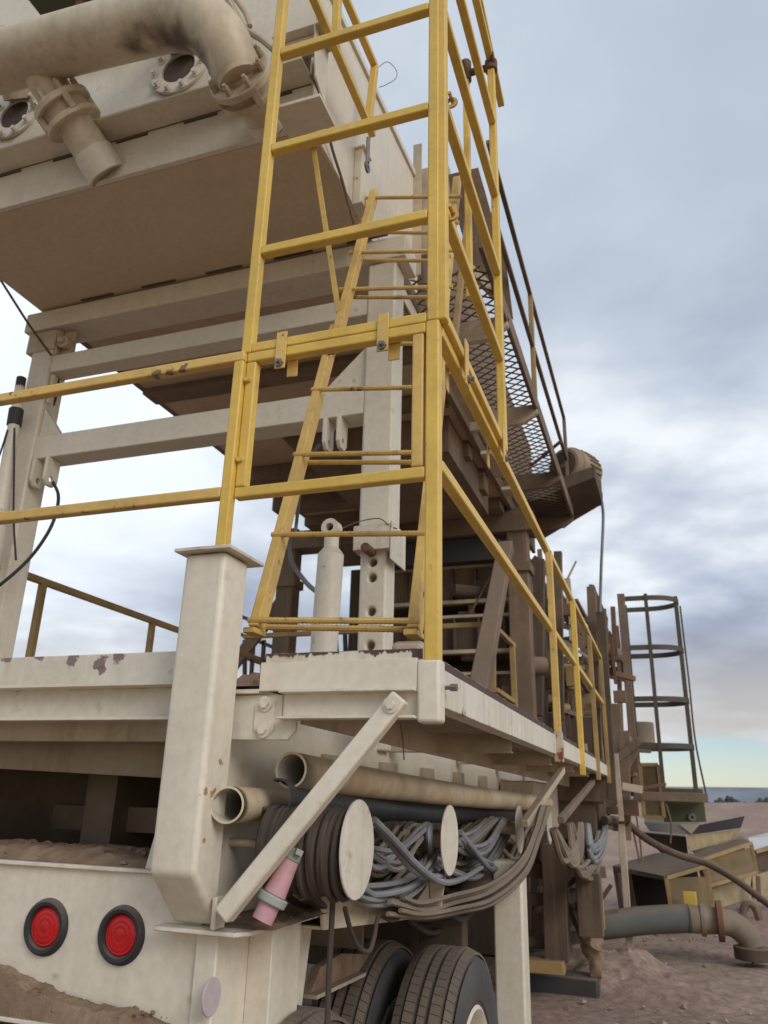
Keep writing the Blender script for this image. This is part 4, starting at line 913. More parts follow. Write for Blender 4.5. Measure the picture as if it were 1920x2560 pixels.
# far left railing of the other side
fr = thing('left_railing', 'brown yellow handrail along the far left side of the deck', 'railing', (-4.35, 5, 1.95))
piece('top_rail', (-4.33, 4.2, 3.05), (-4.33, 9.0, 3.02), fr, YELD, .05)
for y in (4.5, 5.9, 7.4): piece('post', (-4.33, y, 1.9), (-4.33, y, 3.03), fr, YELD, .05)
piece('low_rail', (-4.33, 3.9, 2.08), (-4.33, 4.5, 2.04), fr, YELD, .04)
mb = MB(); mb.box(-4.4, -4.12, 2.1, 9, 1.86, 1.90); obj('walk_plank', mb, CREAMD, fr)
# dark trellis seen through the gap right of the column
tg = thing('small_railing', 'dark green railing grid far off between column and deck edge', 'railing', at(640, 1680, Y=9.5))
for (a, b) in (((612, 1600), (612, 1690)), ((635, 1590), (628, 1690)), ((660, 1600), (655, 1690)), ((600, 1585), (700, 1625)), ((600, 1640), (680, 1668)), ((600, 1540), (700, 1580)), ((838, 1560), (842, 1640)), ((862, 1570), (864, 1640)), ((880, 1560), (885, 1640))):
    piece('bar', at(*a, Y=9.5), at(*b, Y=9.5), tg, CAGE, .05)

# ================================================================== PIPES, HANGERS, CABLES ON THE SIDE
def pipe_open(name, lab, pts, ro, ri, mt, k=6):
    P_ = cr(pts, k); n = 28
    mb = MB(); mb.tube(P_, ro, n, caps=False)
    d = (P_[0]-P_[1]).normalized(); mb.cyl(P_[0]-d*.0, P_[0]+d*.002, ro, n=n, inner=ri)
    t = thing(name, lab, 'pipe', P_[len(P_)//2]); obj('wall', mb, mt, t)
    mb = MB(); mb.tube(P_, ri, n, caps=False); mb.cyl(P_[-1], P_[-1]+Vector((0, .001, 0)), ri, n=n); obj('bore', mb, PVCIN if mt is PVC else BLKP, t); return t
pipe_open('plastic_pipe', 'weathered tan plastic pipe on top of the stack, open end facing', [at(728, 1925, Y=2.17), at(915, 1955, Y=2.75), at(1100, 1981, Y=3.6), at(1250, 1999, Y=4.7), at(1365, 2008, Y=6.3)], .052, .045, PVC)
pipe_open('plastic_pipe', 'shorter weathered tan plastic pipe below and left in the stack', [at(568, 2012, Y=1.96), at(650, 2012, Y=2.25), at(760, 2012, Y=2.85), at(900, 2016, Y=4.1)], .048, .042, PVC)
# split dark pipe
def split_pipe():
    P_ = cr([at(692, 1990, Y=2.13), at(850, 2014, Y=2.62), at(1100, 2030, Y=3.9), at(1330, 2032, Y=6.0)], 8)
    n = 24; mb = MB(); vs = []; fs = []
    for i, p in enumerate(P_):
        opn = max(0, 1-i/10)
        for rr in (.050, .044):
            for j in range(n+1):
                a = math.pi*(1.02) + (2*math.pi - 1.5*opn)*(j/n) + .2
                x = math.cos(a)*rr; z = math.sin(a)*rr
                if opn > 0 and j < 4: x -= opn*.03*(4-j)/4
                vs.append(p+Vector((x, 0, z)))
    m_ = n+1
    for i in range(len(P_)-1):
        for s in (0, 1):
            for j in range(n):
                a = (i*2+s)*m_+j; b = ((i+1)*2+s)*m_+j; fs.append((a, a+1, b+1, b))
    for j in range(n): fs.append((j, j+1, m_+j+1, m_+j))
    mb.add(vs, fs, True); o = obj('split_pipe', mb, BLKP); props(o, 'dark split plastic pipe wedged under the tan pipe', 'pipe')
split_pipe()
# hangers with round discs
hy = [(1.49, 'nearest and largest-looking'), (2.17, 'second'), (3.26, 'third'), (4.11, 'last')]
labs = ['cream disc hanger nearest the camera with a dark cable drum behind', 'cream disc hanger between two fans of grey cables', 'cream disc hanger beside the dusty brace bar', 'small cream disc hanger farthest along the trailer side']
h0 = thing('cable_hanger', labs[0], 'cable hanger', (-.56, 1.482+.001, 1.50), 'round disc cable hangers along the trailer side')
# the first hanger sits on the corner shelf, the others on the web
for i, (y, _) in enumerate(hy):
    t = h0 if i == 0 else thing('cable_hanger', labs[i], 'cable hanger', (-.56, y, 1.49), 'round disc cable hangers along the trailer side')
    XO = -.56; R_ = .0875
    if i == 0: XO = -.82; c = at(896, 2122, X=XO); R_ = .0875*.82/.56; t.location = c
    else: c = Vector((XO, y, 1.495-.006*i))
    if i:
        sc_ = 1.43; XO = -.56*sc_; c = EYE + (Vector((-.56, y, 1.495-.006*i))-EYE)*sc_; t.location = c; R_ = .0875*sc_
    mb = MB(); mb.cyl(c-Vector((.006, 0, 0)), c, R_, n=48); obj('disc', mb, CREAMC if i == 0 else CREAM, t, .0015)
    mb = MB(); mb.cyl((XR, c.y, c.z), (XO-.006, c.y, c.z), .03 if i else .013, n=16); obj('arm', mb, CREAMD, t)
    if i == 0: D1 = c.copy()
HC = [D1] + [EYE + (Vector((-.56, y, 1.495-.006*(k+1)))-EYE)*1.43 for k, (y, _) in enumerate(hy[1:])]
rr = random.Random(11)
# tight dark coils wound on the first arm
labs_c = ['dark brown cable coil tight behind the nearest disc', 'dark cable coil in the middle of the drum', 'dark cable coil at the inner end of the drum']
for g_, (xa, xb) in enumerate(((-.85, -.92), (-.925, -1.0), (-1.005, -1.08))):
    pts = []; turns = 13; n = 26
    for i in range(turns*n):
        a = 2*math.pi*i/n; u = i/(turns*n); r_ = .094+.007*math.sin(u*40+g_)
        lay = .5-.5*math.cos(u*2*math.pi*1.5)
        x = xa+(xb-xa)*lay; z = D1.z+math.sin(a)*r_ - (.010+.008*math.sin(u*17)) * (1-math.sin(a))*.8
        pts.append((x, D1.y+math.cos(a)*r_, z))
    mb = MB(); mb.tube(pts, .0095, 7); o = obj('cable_coil', mb, (BROWNC, BROWNC, BROWNC)[g_]); props(o, labs_c[g_], 'cable coil', 'cables coiled and slung on the hangers')
mb = MB(); mb.cyl((-1.085, D1.y, D1.z-.008), (-.83, D1.y, D1.z-.008), .086, n=40); o = obj('coil_core', mb, BROWNC); props(o, 'dark cable layers at the heart of the drum', 'cable coil')

def strand(mb, P_, r_, amp=.01, k=8, seed=0):
    q = [Vector(p)+Vector((rr.uniform(-amp, amp), rr.uniform(-amp, amp), rr.uniform(-amp, amp))) for p in P_]
    mb.tube(cr(q, k), r_, 7)
def sling(a, b, sag, n_, mt, r_, lab, x0, x1, amp=.012, over=.05):
    """closed loops of one cable slung over two hanger arms"""
    mb = MB(); A_, B_ = HC[a], HC[b]; pts = []
    for i in range(n_):
        x = x0+(x1-x0)*rr.random(); s = sag*rr.uniform(.55, 1.1)
        def J(v): return v+rr.uniform(-amp, amp)
        top = .02+over*rr.random()
        x2 = x0+(x1-x0)*rr.random()
        pts += [(J(x), A_.y-.05*rr.random()-.035, J(A_.z-.02)), (J(x), J(A_.y), A_.z+.034+rr.random()*.02), (J((x+x2)/2), A_.y*.65+B_.y*.35, J(A_.z+.005-.10*rr.random())), (J((x+x2)/2), A_.y*.35+B_.y*.65, J(B_.z+.0-.10*rr.random())), (x2, J(B_.y), B_.z+.034+rr.random()*.02),
                (J(x2), B_.y+.05*rr.random()+.035, J(B_.z-.03)), (J(x2), B_.y*.8+A_.y*.2, J(B_.z-s*.75)), (J((x+x2)/2), (A_.y+B_.y)/2, J((A_.z+B_.z)/2-s)), (J(x), A_.y*.82+B_.y*.18, J(A_.z-s*.70))]
    mb.tube(cr(pts, 6, closed=True), r_, 7, closed=True)
    o = obj('cable_coil', mb, mt); props(o, lab, 'cable coil', 'cables coiled and slung on the hangers')
sling(0, 1, .19, 5, GREYC, .0088, 'grey cable slung between the first and second disc, front loops', -.85, -.95)
sling(0, 1, .17, 5, TANC, .0085, 'tan dusty cable slung behind the grey one at the first disc', -.88, -1.05)
sling(0, 1, .24, 5, BROWNC, .010, 'mud brown cable hanging lowest below the first discs', -.92, -1.12)
sling(1, 2, .21, 6, GREYC, .0105, 'grey cable slung between the second and third disc', -.86, -1.0)
sling(1, 2, .19, 5, TANC, .011, 'tan dusty cable slung between the second and third disc', -.86, -1.05)
sling(1, 2, .40, 8, BROWNC, .013, 'mud brown cable bundle sagging low behind the second disc', -.9, -1.15)
sling(2, 3, .30, 5, TANC, .013, 'tan cable loops between the third and the last disc', -.88, -1.05)
# two crossing grey cables in front, as in the photograph
def free(name, lab, lines, r_, mt, X):
    mb = MB()
    for ln in lines: mb.tube(cr([at(x, y, X=X+dx) for x, y, dx in ln], 7), r_, 8)
    o = obj(name, mb, mt); props(o, lab, 'cable')
free('cable', 'thick blue grey cable sweeping from the first disc under the second', [[(935, 2050, 0), (985, 2100, .02), (1045, 2165, .03), (1105, 2205, .03), (1160, 2195, .02), (1215, 2160, -.02)], [(938, 2062, -.02), (990, 2125, 0), (1040, 2180, .01), (1095, 2192, .01), (1108, 2180, 0)]], .0115, GREYC, -.84)
free('cable', 'blue grey cable crossing from the second disc down to the third', [[(1150, 2080, 0), (1185, 2125, .02), (1225, 2172, .02), (1248, 2162, .0), (1255, 2140, -.02)], [(1152, 2095, 0), (1190, 2140, 0), (1230, 2160, 0)]], .013, GREYC, -.86)
free('cable', 'bright grey cable curving under the nearest disc', [[(905, 2236, -.06), (960, 2235, -.03), (1020, 2220, 0), (1060, 2190, -.02), (1090, 2170, -.08)]], .010, GREYC, -.86)
free('cable', 'thin cable hanging straight down in front of the chassis', [[(832, 2250, 0), (828, 2330, 0), (822, 2440, 0), (818, 2580, 0)]], .0085, BROWNC, -.90)
free('cable', 'thin brown cable forming a deep loop above the tyre', [[(862, 2270, 0), (878, 2330, 0), (898, 2370, 0), (922, 2378, 0), (935, 2345, 0), (948, 2290, 0), (985, 2300, .02), (1030, 2260, .02), (1068, 2205, .02)]], .0075, BROWNC, -.92)
# broad bundle rising to the right
bns = (MB(), MB(), MB())
for i in range(26):
    u = i/25; dx = -.16*rr.random(); j = rr.uniform(-8, 8); bn = bns[i % 3]
    bn.tube(cr([at(985+rr.uniform(-30, 30), 2240+u*45, X=-.86+dx), at(1060+j, 2262+u*30+j, X=-.84+dx), at(1130+u*12+j, 2242+u*38+j*.6, X=-.82+dx), at(1225+u*14, 2212+u*42+j*.6, X=-.76+dx*.4), at(1300+u*16, 2152+u*30+j*.5, X=-.69+dx*.25), at(1334+u*16, 2082+u*12+j*.3, X=-.66+dx*.2), at(1352+u*25, 2015+u*2, X=-.66+dx*.2)], 6), rr.uniform(.007, .0095), 6)
for bn, mt, lab in zip(bns, (BROWNC, TANC, TANC), ('mud brown cables of the broad bundle rising towards the far walkway', 'tan dusty cables of the broad bundle rising towards the far walkway', 'paler lower cables of the broad bundle rising towards the far walkway')):
    o = obj('cable_bundle', bn, mt); props(o, lab, 'cable bundle')
for bi, (mt, X, lab, pts, spread) in enumerate((
    (TANC, -.72, 'dusty cable loops hanging past the last disc', [(1385, 2075), (1420, 2150), (1447, 2120), (1452, 2060)], 14),
    (TANC, -.72, 'long dusty cable loops hanging below the brown strut', [(1425, 2060), (1450, 2190), (1485, 2170), (1500, 2080)], 16),
    (GREYC, -.70, 'grey cable loops at the far end of the trailer side', [(1470, 2060), (1482, 2140), (1510, 2110), (1518, 2020)], 12))):
    mb = MB()
    for k in range(6):
        d = rr.uniform(-spread, spread); e = rr.uniform(-26, 22)
        mb.tube(cr([at(pts[0][0]+d*.4, pts[0][1], X=X), at(pts[1][0]+d, pts[1][1]+e, X=X+.02), at(pts[2][0]+d*.8, pts[2][1]+e, X=X+.02), at(pts[3][0]+d*.4, pts[3][1], X=X)], 7), .020, 6)
    o = obj('cable_bundle', mb, mt); props(o, lab, 'cable bundle')
# pink plug connector
pk = thing('plug_connector', 'faded pink industrial plug with a grey collar lying behind the brace', 'plug', at(670, 2290, Y=2.06))
p, q = at(655, 2302, Y=2.00), at(742, 2118, Y=2.045); d = (q-p).normalized()
mb = MB(); mb.cyl(p, p.lerp(q, .25), .028, .028, n=28, inner=.023); obj('nose', mb, PINK, pk)
mb = MB(); mb.cyl(p.lerp(q, .10), p.lerp(q, .11), .0235, n=20); obj('contact_face', mb, DARKB, pk)
mb = MB(); mb.cyl(p.lerp(q, .22), p.lerp(q, .34), .040, .041, n=30); obj('collar', mb, GREYP, pk, .004)
mb = MB(); mb.cyl(p.lerp(q, .34), p.lerp(q, .82), .031, .023, n=28); obj('grip', mb, PINK, pk, .003)
mb = MB(); mb.cyl(p.lerp(q, .82), p.lerp(q, .98), .024, .022, n=20); mb.bar(p.lerp(q, .9)+Vector((.02, -.02, 0)), p.lerp(q, .98)+Vector((.02, -.02, 0)), .03, .02); obj('cable_clamp', mb, GREYP, pk, .002)
# leftover sheet behind hangers: small end box at far side of the web
mb = MB(); a = at(1400, 1990, X=-1.0); mb.box(-1.21, -.95, 6.2, 7.6, 1.35, 1.72); o = obj('junction_box', mb, CREAMD, None, .02, 3); props(o, 'dusty cream box on the trailer web beyond the pipes', 'box')

# ================================================================== FAR HALF OF THE PLANT (brown posts, beams and screens)
def post(lab, a, b, Y, w_, mt=BROWN, nm='steel_post', cat='post', Yb=None, grp='brown steel posts of the far plant'):
    mb = MB(); p = at(*a, Y=Y); q = at(*b, Y=Yb or Y); n = 8; vs = []
    mb.bar(p, q, w_); o = obj(nm, mb, mt, None, .006); props(o, lab, cat, grp); return o
post('rough tall dark post leaning beside the rear leg', (1348, 1400), (1342, 1790), 8.6, .13, DARKB)
post('brown post right behind the first far railing post', (1395, 1380), (1400, 1800), 9.6, .10, BROWN)
post('jagged post with a slanted top in front of the ladder cage', (1478, 1468), (1500, 2010), 9.2, .10, BROWN)
post('brown post holding the grey cable end', (1502, 1530), (1530, 2000), 9.0, .10, DARKB)
post('thin brown post close left of the cage', (1540, 1760), (1548, 2010), 10.5, .12, BROWN)
post('pale dusty post standing on the ground in front of the hose', (1553, 2060), (1577, 2402), 10.0, .075, CREAMD, Yb=9.9)
post('yellow post stub behind the side railing', (1455, 1540), (1470, 1720), 11, .09, YELD)
post('brown slanted rail post near the cage', (1520, 1580), (1575, 1720), 11.2, .07, BROWN)
mb = MB(); mb.prism([at(1472, 1460, Y=9.3), at(1485, 1462, Y=9.3), at(1520, 1545, Y=9.3), at(1518, 1600, Y=9.3), at(1480, 1560, Y=9.3)], (0, .03, 0)); o = obj('gusset_plate', mb, BROWN); props(o, 'slanted brown gusset plate on top of the jagged post', 'plate')
far = thing('crusher_unit', 'brown dust caked crusher unit behind the far railing', 'machine', (-1.4, 11, 1.8))
for i, (x0, y0, x1, y1, Y, dpt, mt) in enumerate(((1320, 1440, 1372, 1780, 10.2, .5, BROWN), (1372, 1400, 1405, 1560, 11.5, .4, DARKB), (1405, 1640, 1450, 1790, 10.6, .4, CREAMD), (1395, 1790, 1500, 1900, 10.2, 1.5, DARKB),
                                                  (1445, 1660, 1480, 1790, 10.9, .3, mat('tan_dusty_panel', (.36, .25, .15), dust=.4, rough=.8)), (1330, 1780, 1410, 1860, 9.8, .8, DARKB), (1480, 1800, 1560, 1960, 11.5, 1.0, BROWN), (1500, 1880, 1600, 1990, 12.2, .8, BROWN))):
    a, b = at(x0, y0, Y=Y), at(x1, y1, Y=Y); mb = MB(); mb.box(a.x, b.x, Y, Y+dpt, b.z, a.z); obj(('housing', 'column', 'panel', 'base', 'panel', 'base', 'base', 'base')[i], mb, mt, far, .02)
mb = MB()
for a, b, Y in (((1360, 1420), (1470, 1600), 10.4), ((1380, 1480), (1500, 1700), 10.4), ((1400, 1560), (1530, 1610), 10.8), ((1410, 1600), (1480, 1590), 11), ((1440, 1650), (1530, 1640), 11)):
    mb.bar(at(*a, Y=Y), at(*b, Y=Y), .07)
obj('bracing', mb, BROWN, far)
mb = MB(); c = at(1455, 1560, Y=11); 
for i in range(3): c = at(1445+i*12, 1580+i*22, Y=11); mb.ringplate(c, (0, 1, 0), .05, .10, .05, 16)
obj('bearing_rings', mb, YELD, far)
# continuing railing far away
r2 = thing('far_railing', 'brown railing continuing along the far trailer', 'railing', at(1500, 1800, Y=11))
for a, b in (((1440, 1500), (1540, 1680)), ((1450, 1700), (1560, 1850)), ((1500, 1520), (1530, 1620))): piece('rail', at(*a, Y=10.6), at(*b, Y=12.4), r2, BROWN, .05)
for a, b in (((1500, 1620), (1508, 1900)), ((1548, 1690), (1556, 1900))): piece('post', at(*a, Y=11), at(*b, Y=11), r2, BROWN, .06)
# structure right of the far end: beams around the cage foot
fs_ = thing('drive_frame', 'brown frame of crossing beams at the foot of the ladder cage', 'frame', at(1520, 2000, Y=10))
for a, b, w_ in (((1500, 1935), (1600, 1850), .09), ((1480, 2080), (1560, 1960), .12), ((1395, 1965), (1500, 1960), .1), ((1440, 2055), (1560, 2058), .07), ((1560, 1830), (1565, 2100), .12), ((1400, 2085), (1500, 2030), .06), ((1530, 1990), (1590, 1870), .08), ((1600, 1990), (1770, 1995), .10), ((1440, 2100), (1400, 2120), .05)):
    YF = 10+.013*len(fs_.children); piece('beam', at(*a, Y=YF), at(*b, Y=YF), fs_, BROWN, w_)
mb = MB(); mb.prism([at(1400, 1965, Y=9.5), at(1470, 1960, Y=9.5), at(1440, 2010, Y=9.5), at(1425, 2000, Y=9.5), at(1405, 2025, Y=9.5)], (0, .05, 0)); obj('torn_plate', mb, CREAMD, fs_)
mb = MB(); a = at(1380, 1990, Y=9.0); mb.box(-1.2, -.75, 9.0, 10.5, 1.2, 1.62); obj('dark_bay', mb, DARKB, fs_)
mb = MB(); p = at(1475, 1985, Y=9.8); mb.prism([at(1520, 1925, Y=9.7), at(1545, 1925, Y=9.7), at(1530, 1950, Y=9.7), at(1515, 1945, Y=9.7)], (0, .02, 0)); obj('blue_plate', mb, mat('pale_blue_plate', (.4, .46, .6)), fs_)

# lower brown frame right of the cream leg
BROWND = mat('dark_brown_caked_steel', (.15, .10, .07), (.10, .07, .05), rough=.85, dust=.5, streak=.3, grime=.5, bump=.5, bscale=35)
lf = thing('lower_frame', 'brown lower frame with yellow edged foot beam under the plant', 'frame', at(1400, 2450, Y=7.6))
for a, b, w_, mt in (((1385, 2110), (1395, 2400), .20, BROWND), ((1470, 2180), (1480, 2340), .20, BROWND), ((1300, 2245), (1385, 2250), .10, BROWND), ((1300, 2350), (1370, 2356), .07, BROWND), ((1300, 2170), (1400, 2185), .12, BROWND), ((1340, 2140), (1380, 2240), .05, RUST)):
    YF = 7.7+.017*len(lf.children); piece('beam', at(*a, Y=YF), at(*b, Y=YF), lf, mt, w_)
piece('foot_beam', at(1310, 2410, Y=7.6), at(1412, 2418, Y=7.6), lf, YELD, .16, .10)
mb = MB(); a, b = at(1305, 2430, Y=7.9), at(1500, 2540, Y=7.9); mb.box(a.x, b.x, 7.9, 8.2, b.z, a.z); obj('dark_skid', mb, BLUE, lf, .02)
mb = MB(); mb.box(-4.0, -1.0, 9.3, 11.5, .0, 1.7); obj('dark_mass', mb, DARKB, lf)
mb = MB(); mb.box(-3.6, -1.5, 6.0, 6.2, .4, 1.5); mb.box(-1.75, -1.55, 5.2, 5.4, .0, 1.4); obj('under_beam', mb, DARKB, lf)
piece('column', at(1480, 2180, Y=8.6), at(1515, 2180, Y=8.6), lf, BROWN, .1)
mb = MB(); a, b = at(1480, 2170, Y=8.8), at(1510, 2330, Y=8.8); mb.box(a.x, b.x, 8.8, 9.0, b.z, a.z); obj('yellow_column', mb, YELD, lf, .01)
# dirt caked hose stub and heap
mb = MB(); P_ = cr([at(1462, 2230, Y=8.3), at(1468, 2290, Y=8.2), at(1478, 2350, Y=8.1), at(1490, 2420, Y=8.0), at(1500, 2460, Y=8.0)], 10)
mb.tube(P_, [.03+.06*math.sin(math.pi*min(1, i/len(P_)*1.1))*(1+.35*noise.noise(Vector((i*.9, 0, 0)))) for i in range(len(P_))], 14)
mb.v = [v+Vector((noise.noise(v*9), noise.noise(v*9+Vector((5, 0, 0))), noise.noise(v*9+Vector((0, 7, 0)))))*.05+Vector((noise.noise(v*30), 0, noise.noise(v*30+Vector((3, 3, 3)))))*.02 for v in mb.v]
o = obj('caked_hose', mb, DIRT); props(o, 'mud caked hose stub hanging beside the lower frame', 'hose')
def heap(name, cxx, cyy, rx, ry, h, seed, lab, mt):
    vs = []; fs = []; n = 36
    for j in range(n+1):
        for i in range(n+1):
            u, v = i/n*2-1, j/n*2-1; e = max(0, 1-(u*u+v*v)); z = h*e**.8*(1+.5*noise.noise(Vector((u*3, v*3, seed)))+.25*noise.noise(Vector((u*9, v*9, seed))))-.06
            vs.append((cxx+u*rx, cyy+v*ry, z))
    for j in range(n):
        for i in range(n): a = j*(n+1)+i; fs.append((a, a+1, a+n+2, a+n+1))
    o = obj(name, MB().add(vs, fs, True), mt); props(o, lab, kind='structure')
heap('gravel_mound', -.75, 8.9, .9, .9, .26, 1.3, None, GROUND)
heap('gravel_mound', -.2, 8.6, 1.5, .8, .12, 6.3, None, GROUND)
heap('gravel_mound', .5, 10.6, 1.2, .5, .10, 3.3, None, GROUND)

# ladder cage
lc = thing('caged_ladder', 'tall ladder safety cage of flat hoops standing against the sky', 'ladder', at(1640, 1985, Y=11.5))
def V(x, y, dy=0): return at(x, y, Y=11.5+dy)
cxm = at(1570, 1500, Y=11.5).x; rw = .40; bulge = .42
def hoop(z, x0, depth=1.0):
    mb = MB(); pts = []
    for i in range(25):
        a = math.pi*(i/24); pts.append((x0+.34+math.sin(a)*bulge*depth*1.0, 11.5+.36*math.cos(a), z))
    pts = [(x0, 11.861, z)] + pts + [(x0, 11.139, z)]
    W_ = []
    for k, p in enumerate(pts):
        a = Vector(pts[max(0, k-1)]); b = Vector(pts[min(len(pts)-1, k+1)]); t = (b-a).normalized(); nn = Vector((t.y, -t.x, 0))*.006; W_.append((Vector(p), nn))
    vs = []; fs = []
    for p, nn in W_: vs += [p+nn-Vector((0, 0, .035)), p+nn+Vector((0, 0, .035)), p-nn+Vector((0, 0, .035)), p-nn-Vector((0, 0, .035))]
    for k in range(len(W_)-1):
        for e in range(4): fs.append((4*k+e, 4*k+(e+1) % 4, 4*k+4+(e+1) % 4, 4*k+4+e))
    fs += [(0, 1, 2, 3), tuple(4*len(W_)-1-k for k in range(4))]
    mb.add(vs, fs)
    obj('hoop', mb, CAGE, lc)
xl = at(1553, 1500, Y=11.14).x
for y in (1510, 1630, 1755, 1868):
    z = at(1600, y, Y=11.5).z; hoop(z, xl)
zt_, zb_ = at(1600, 1505, Y=11.5).z, at(1600, 1985, Y=11.5).z
for a in (0, .2, .4, .6, .8, 1.0):
    ang = math.pi*a; x, y = xl+.34+math.sin(ang)*bulge, 11.5+.36*math.cos(ang)
    if a in (.2, .8): continue
    piece('strap', (x-.012, y, zb_ if a not in (1.0,) else zb_), (x-.012, y, zt_+.03), lc, CAGE, .05, .03, .0)
for y in (11.14, 11.86): piece('stile', (xl, y, 1.6), (xl, y, zt_+.04), lc, CAGE if y > 11.5 else BROWN, .10)
for i in range(9): piece('rung', (xl, 11.18, 1.8+i*.30), (xl, 11.82, 1.8+i*.30), lc, BROWN, .03)
mb = MB(); mb.tube(cr([V(1700, 1515), V(1722, 1700), V(1738, 1850), V(1765, 1985)], 6), .012, 6); o = obj('cable', mb, CAGE); props(o, 'thin cable sagging down the outer side of the ladder cage', 'cable')
# tank behind the cage
mb = MB(); c = at(1606, 1860, Y=13.5); mb.cyl((c.x, c.y, c.z), (c.x, c.y, at(1606, 1806, Y=13.5).z), .20, n=30); o = obj('tank', mb, TANC, None, .02); props(o, 'tan cylindrical tank behind the ladder cage', 'tank')
# dark hopper body below the cage
hb = thing('hopper_body', 'dark dusty body with a bolt eye below the ladder cage', 'machine', at(1700, 2050, Y=11.9))
mb = MB(); mb.prism([at(1655, 1970, Y=12), at(1757, 1972, Y=12), at(1766, 2055, Y=12), at(1660, 2055, Y=12)], (0, .6, 0)); obj('housing', mb, GREEN, hb, .01)
mb = MB(); mb.prism([at(1650, 1990, Y=11.95), at(1762, 1997, Y=11.95), at(1762, 2003, Y=11.95), at(1650, 1998, Y=11.95)], (0, -.3, 0)); obj('shelf', mb, BROWN, hb)
mb = MB(); mb.ringplate(at(1731, 2043, Y=11.97), (0, 1, 0), .02, .05, .03); obj('eye', mb, STEEL, hb)

# ------------------------------------------------------------------ mesh guards, belt conveyor pieces on the right
MESHM = mat('dirty_yellow_wire_mesh', (.34, .25, .12), (.24, .18, .10), rough=.8, grime=.4)
TANY = mat('tan_yellow_conveyor_paint', (.46, .37, .22), (.38, .30, .18), rough=.7, dust=.6, grime=.4, streak=.4)
def mesh_panel(mb, o_, u, v, nu, nv, w_=.010):
    for i in range(nu+nv):
        for s in (0, 1):
            # diagonals inside unit square
            t = (i+.5)/((nu+nv)/2) - 1
            pts = []
            for (a, b) in (((t, 0), (t+1, 1)),):
                x0_, y0_, x1_, y1_ = t, 0, t+1, 1
                if x0_ < 0: y0_ = -x0_; x0_ = 0
                if x1_ > 1: y1_ = 1-t; x1_ = 1
                if y0_ >= 1 or y1_ <= 0: continue
                pts = [(x0_, y0_), (x1_, y1_)]
            if not pts: continue
            if s: pts = [(1-a, b) for a, b in pts]
            mb.bar(o_+u*pts[0][0]+v*pts[0][1], o_+u*pts[1][0]+v*pts[1][1], w_, w_*.5)
def guard(lab, c4, Y4, depth, top=None, tab=False):
    """yellow framed wire mesh guard box: c4 are the four corners of the front"""
    C4 = [at(x, y, Y=Yk) for (x, y), Yk in zip(c4, Y4)]
    t = thing('mesh_guard', lab, 'machine guard', C4[3], 'yellow framed mesh guards')
    for a, b in ((0, 1), (1, 2), (2, 3), (3, 0)): piece('frame_bar', C4[a], C4[b], t, YELD, .05)
    mb = MB(); mesh_panel(mb, C4[3], C4[2]-C4[3], C4[0]-C4[3], 14, 14, .016); obj('wire_mesh', mb, MESHM, t)
    dv = Vector(depth)
    mb = MB(); mb.prism([C4[0], C4[1], C4[1]+dv, C4[0]+dv], (0, 0, .015)); obj('lid', mb, DARKB, t)
    mb = MB(); mb.prism([p+dv*.5 for p in C4], dv*.05); obj('dark_inside', mb, DARKB, t)
    if tab: 
        mb = MB(); c = at(1725, 2250, Y=Y4[0]-.08); mb.box(c.x-.08, c.x+.08, c.y-.02, c.y, c.z-.10, c.z+.10); obj('latch_plate', mb, YEL, t, .03, 3)
    return t
gA = guard('yellow framed mesh guard box nearest, with a small yellow latch plate', [(1665, 2195), (1765, 2165), (1782, 2270), (1678, 2275)], (11.6, 12.0, 12.0, 11.6), (-.9, .5, .22), tab=True)
for ch in [c for c in gA.children if c.name.startswith(('lid', 'dark_inside'))]: bpy.data.objects.remove(ch)
mb = MB(); mb.prism([at(1658, 2196, Y=11.58), at(1768, 2163, Y=12.0), at(1745, 2140, Y=12.9), at(1640, 2138, Y=12.9), at(1532, 2170, Y=12.2)], (0, 0, .03)); obj('lid', mb, DARKB, gA)
mb = MB(); mb.prism([at(1560, 2185, Y=12.6), at(1740, 2160, Y=12.6), at(1760, 2272, Y=12.6), at(1560, 2275, Y=12.6)], (0, .05, 0)); obj('dark_inside', mb, mat('painted_interior_shade', (.02, .016, .013), rough=.9), gA)  # near-black sheet paints the shade inside the open guard
piece('frame_bar', at(1665, 2195, Y=11.6), at(1535, 2172, Y=12.2), gA, BROWN, .05); piece('frame_bar', at(1537, 2172, Y=12.2), at(1552, 2272, Y=12.2), gA, BROWN, .05)
mb = MB(); mesh_panel(mb, at(1552, 2272, Y=12.2), at(1592, 2275, Y=12.0)-at(1552, 2272, Y=12.2), at(1537, 2172, Y=12.2)-at(1552, 2272, Y=12.2), 8, 8, .014); obj('side_mesh', mb, BROWN, gA)
gB = guard('long yellow framed mesh guard lying on the tan conveyor frame', [(1755, 2150), (1878, 2108), (1892, 2180), (1772, 2215)], (13.0, 14.0, 14.0, 13.0), (-.15, 1.0, .10))
gC = guard('tall narrow mesh guard under the ladder cage', [(1600, 1912), (1645, 1912), (1660, 2045), (1610, 2042)], (11.7, 11.7, 11.7, 11.7), (0, .5, .0))
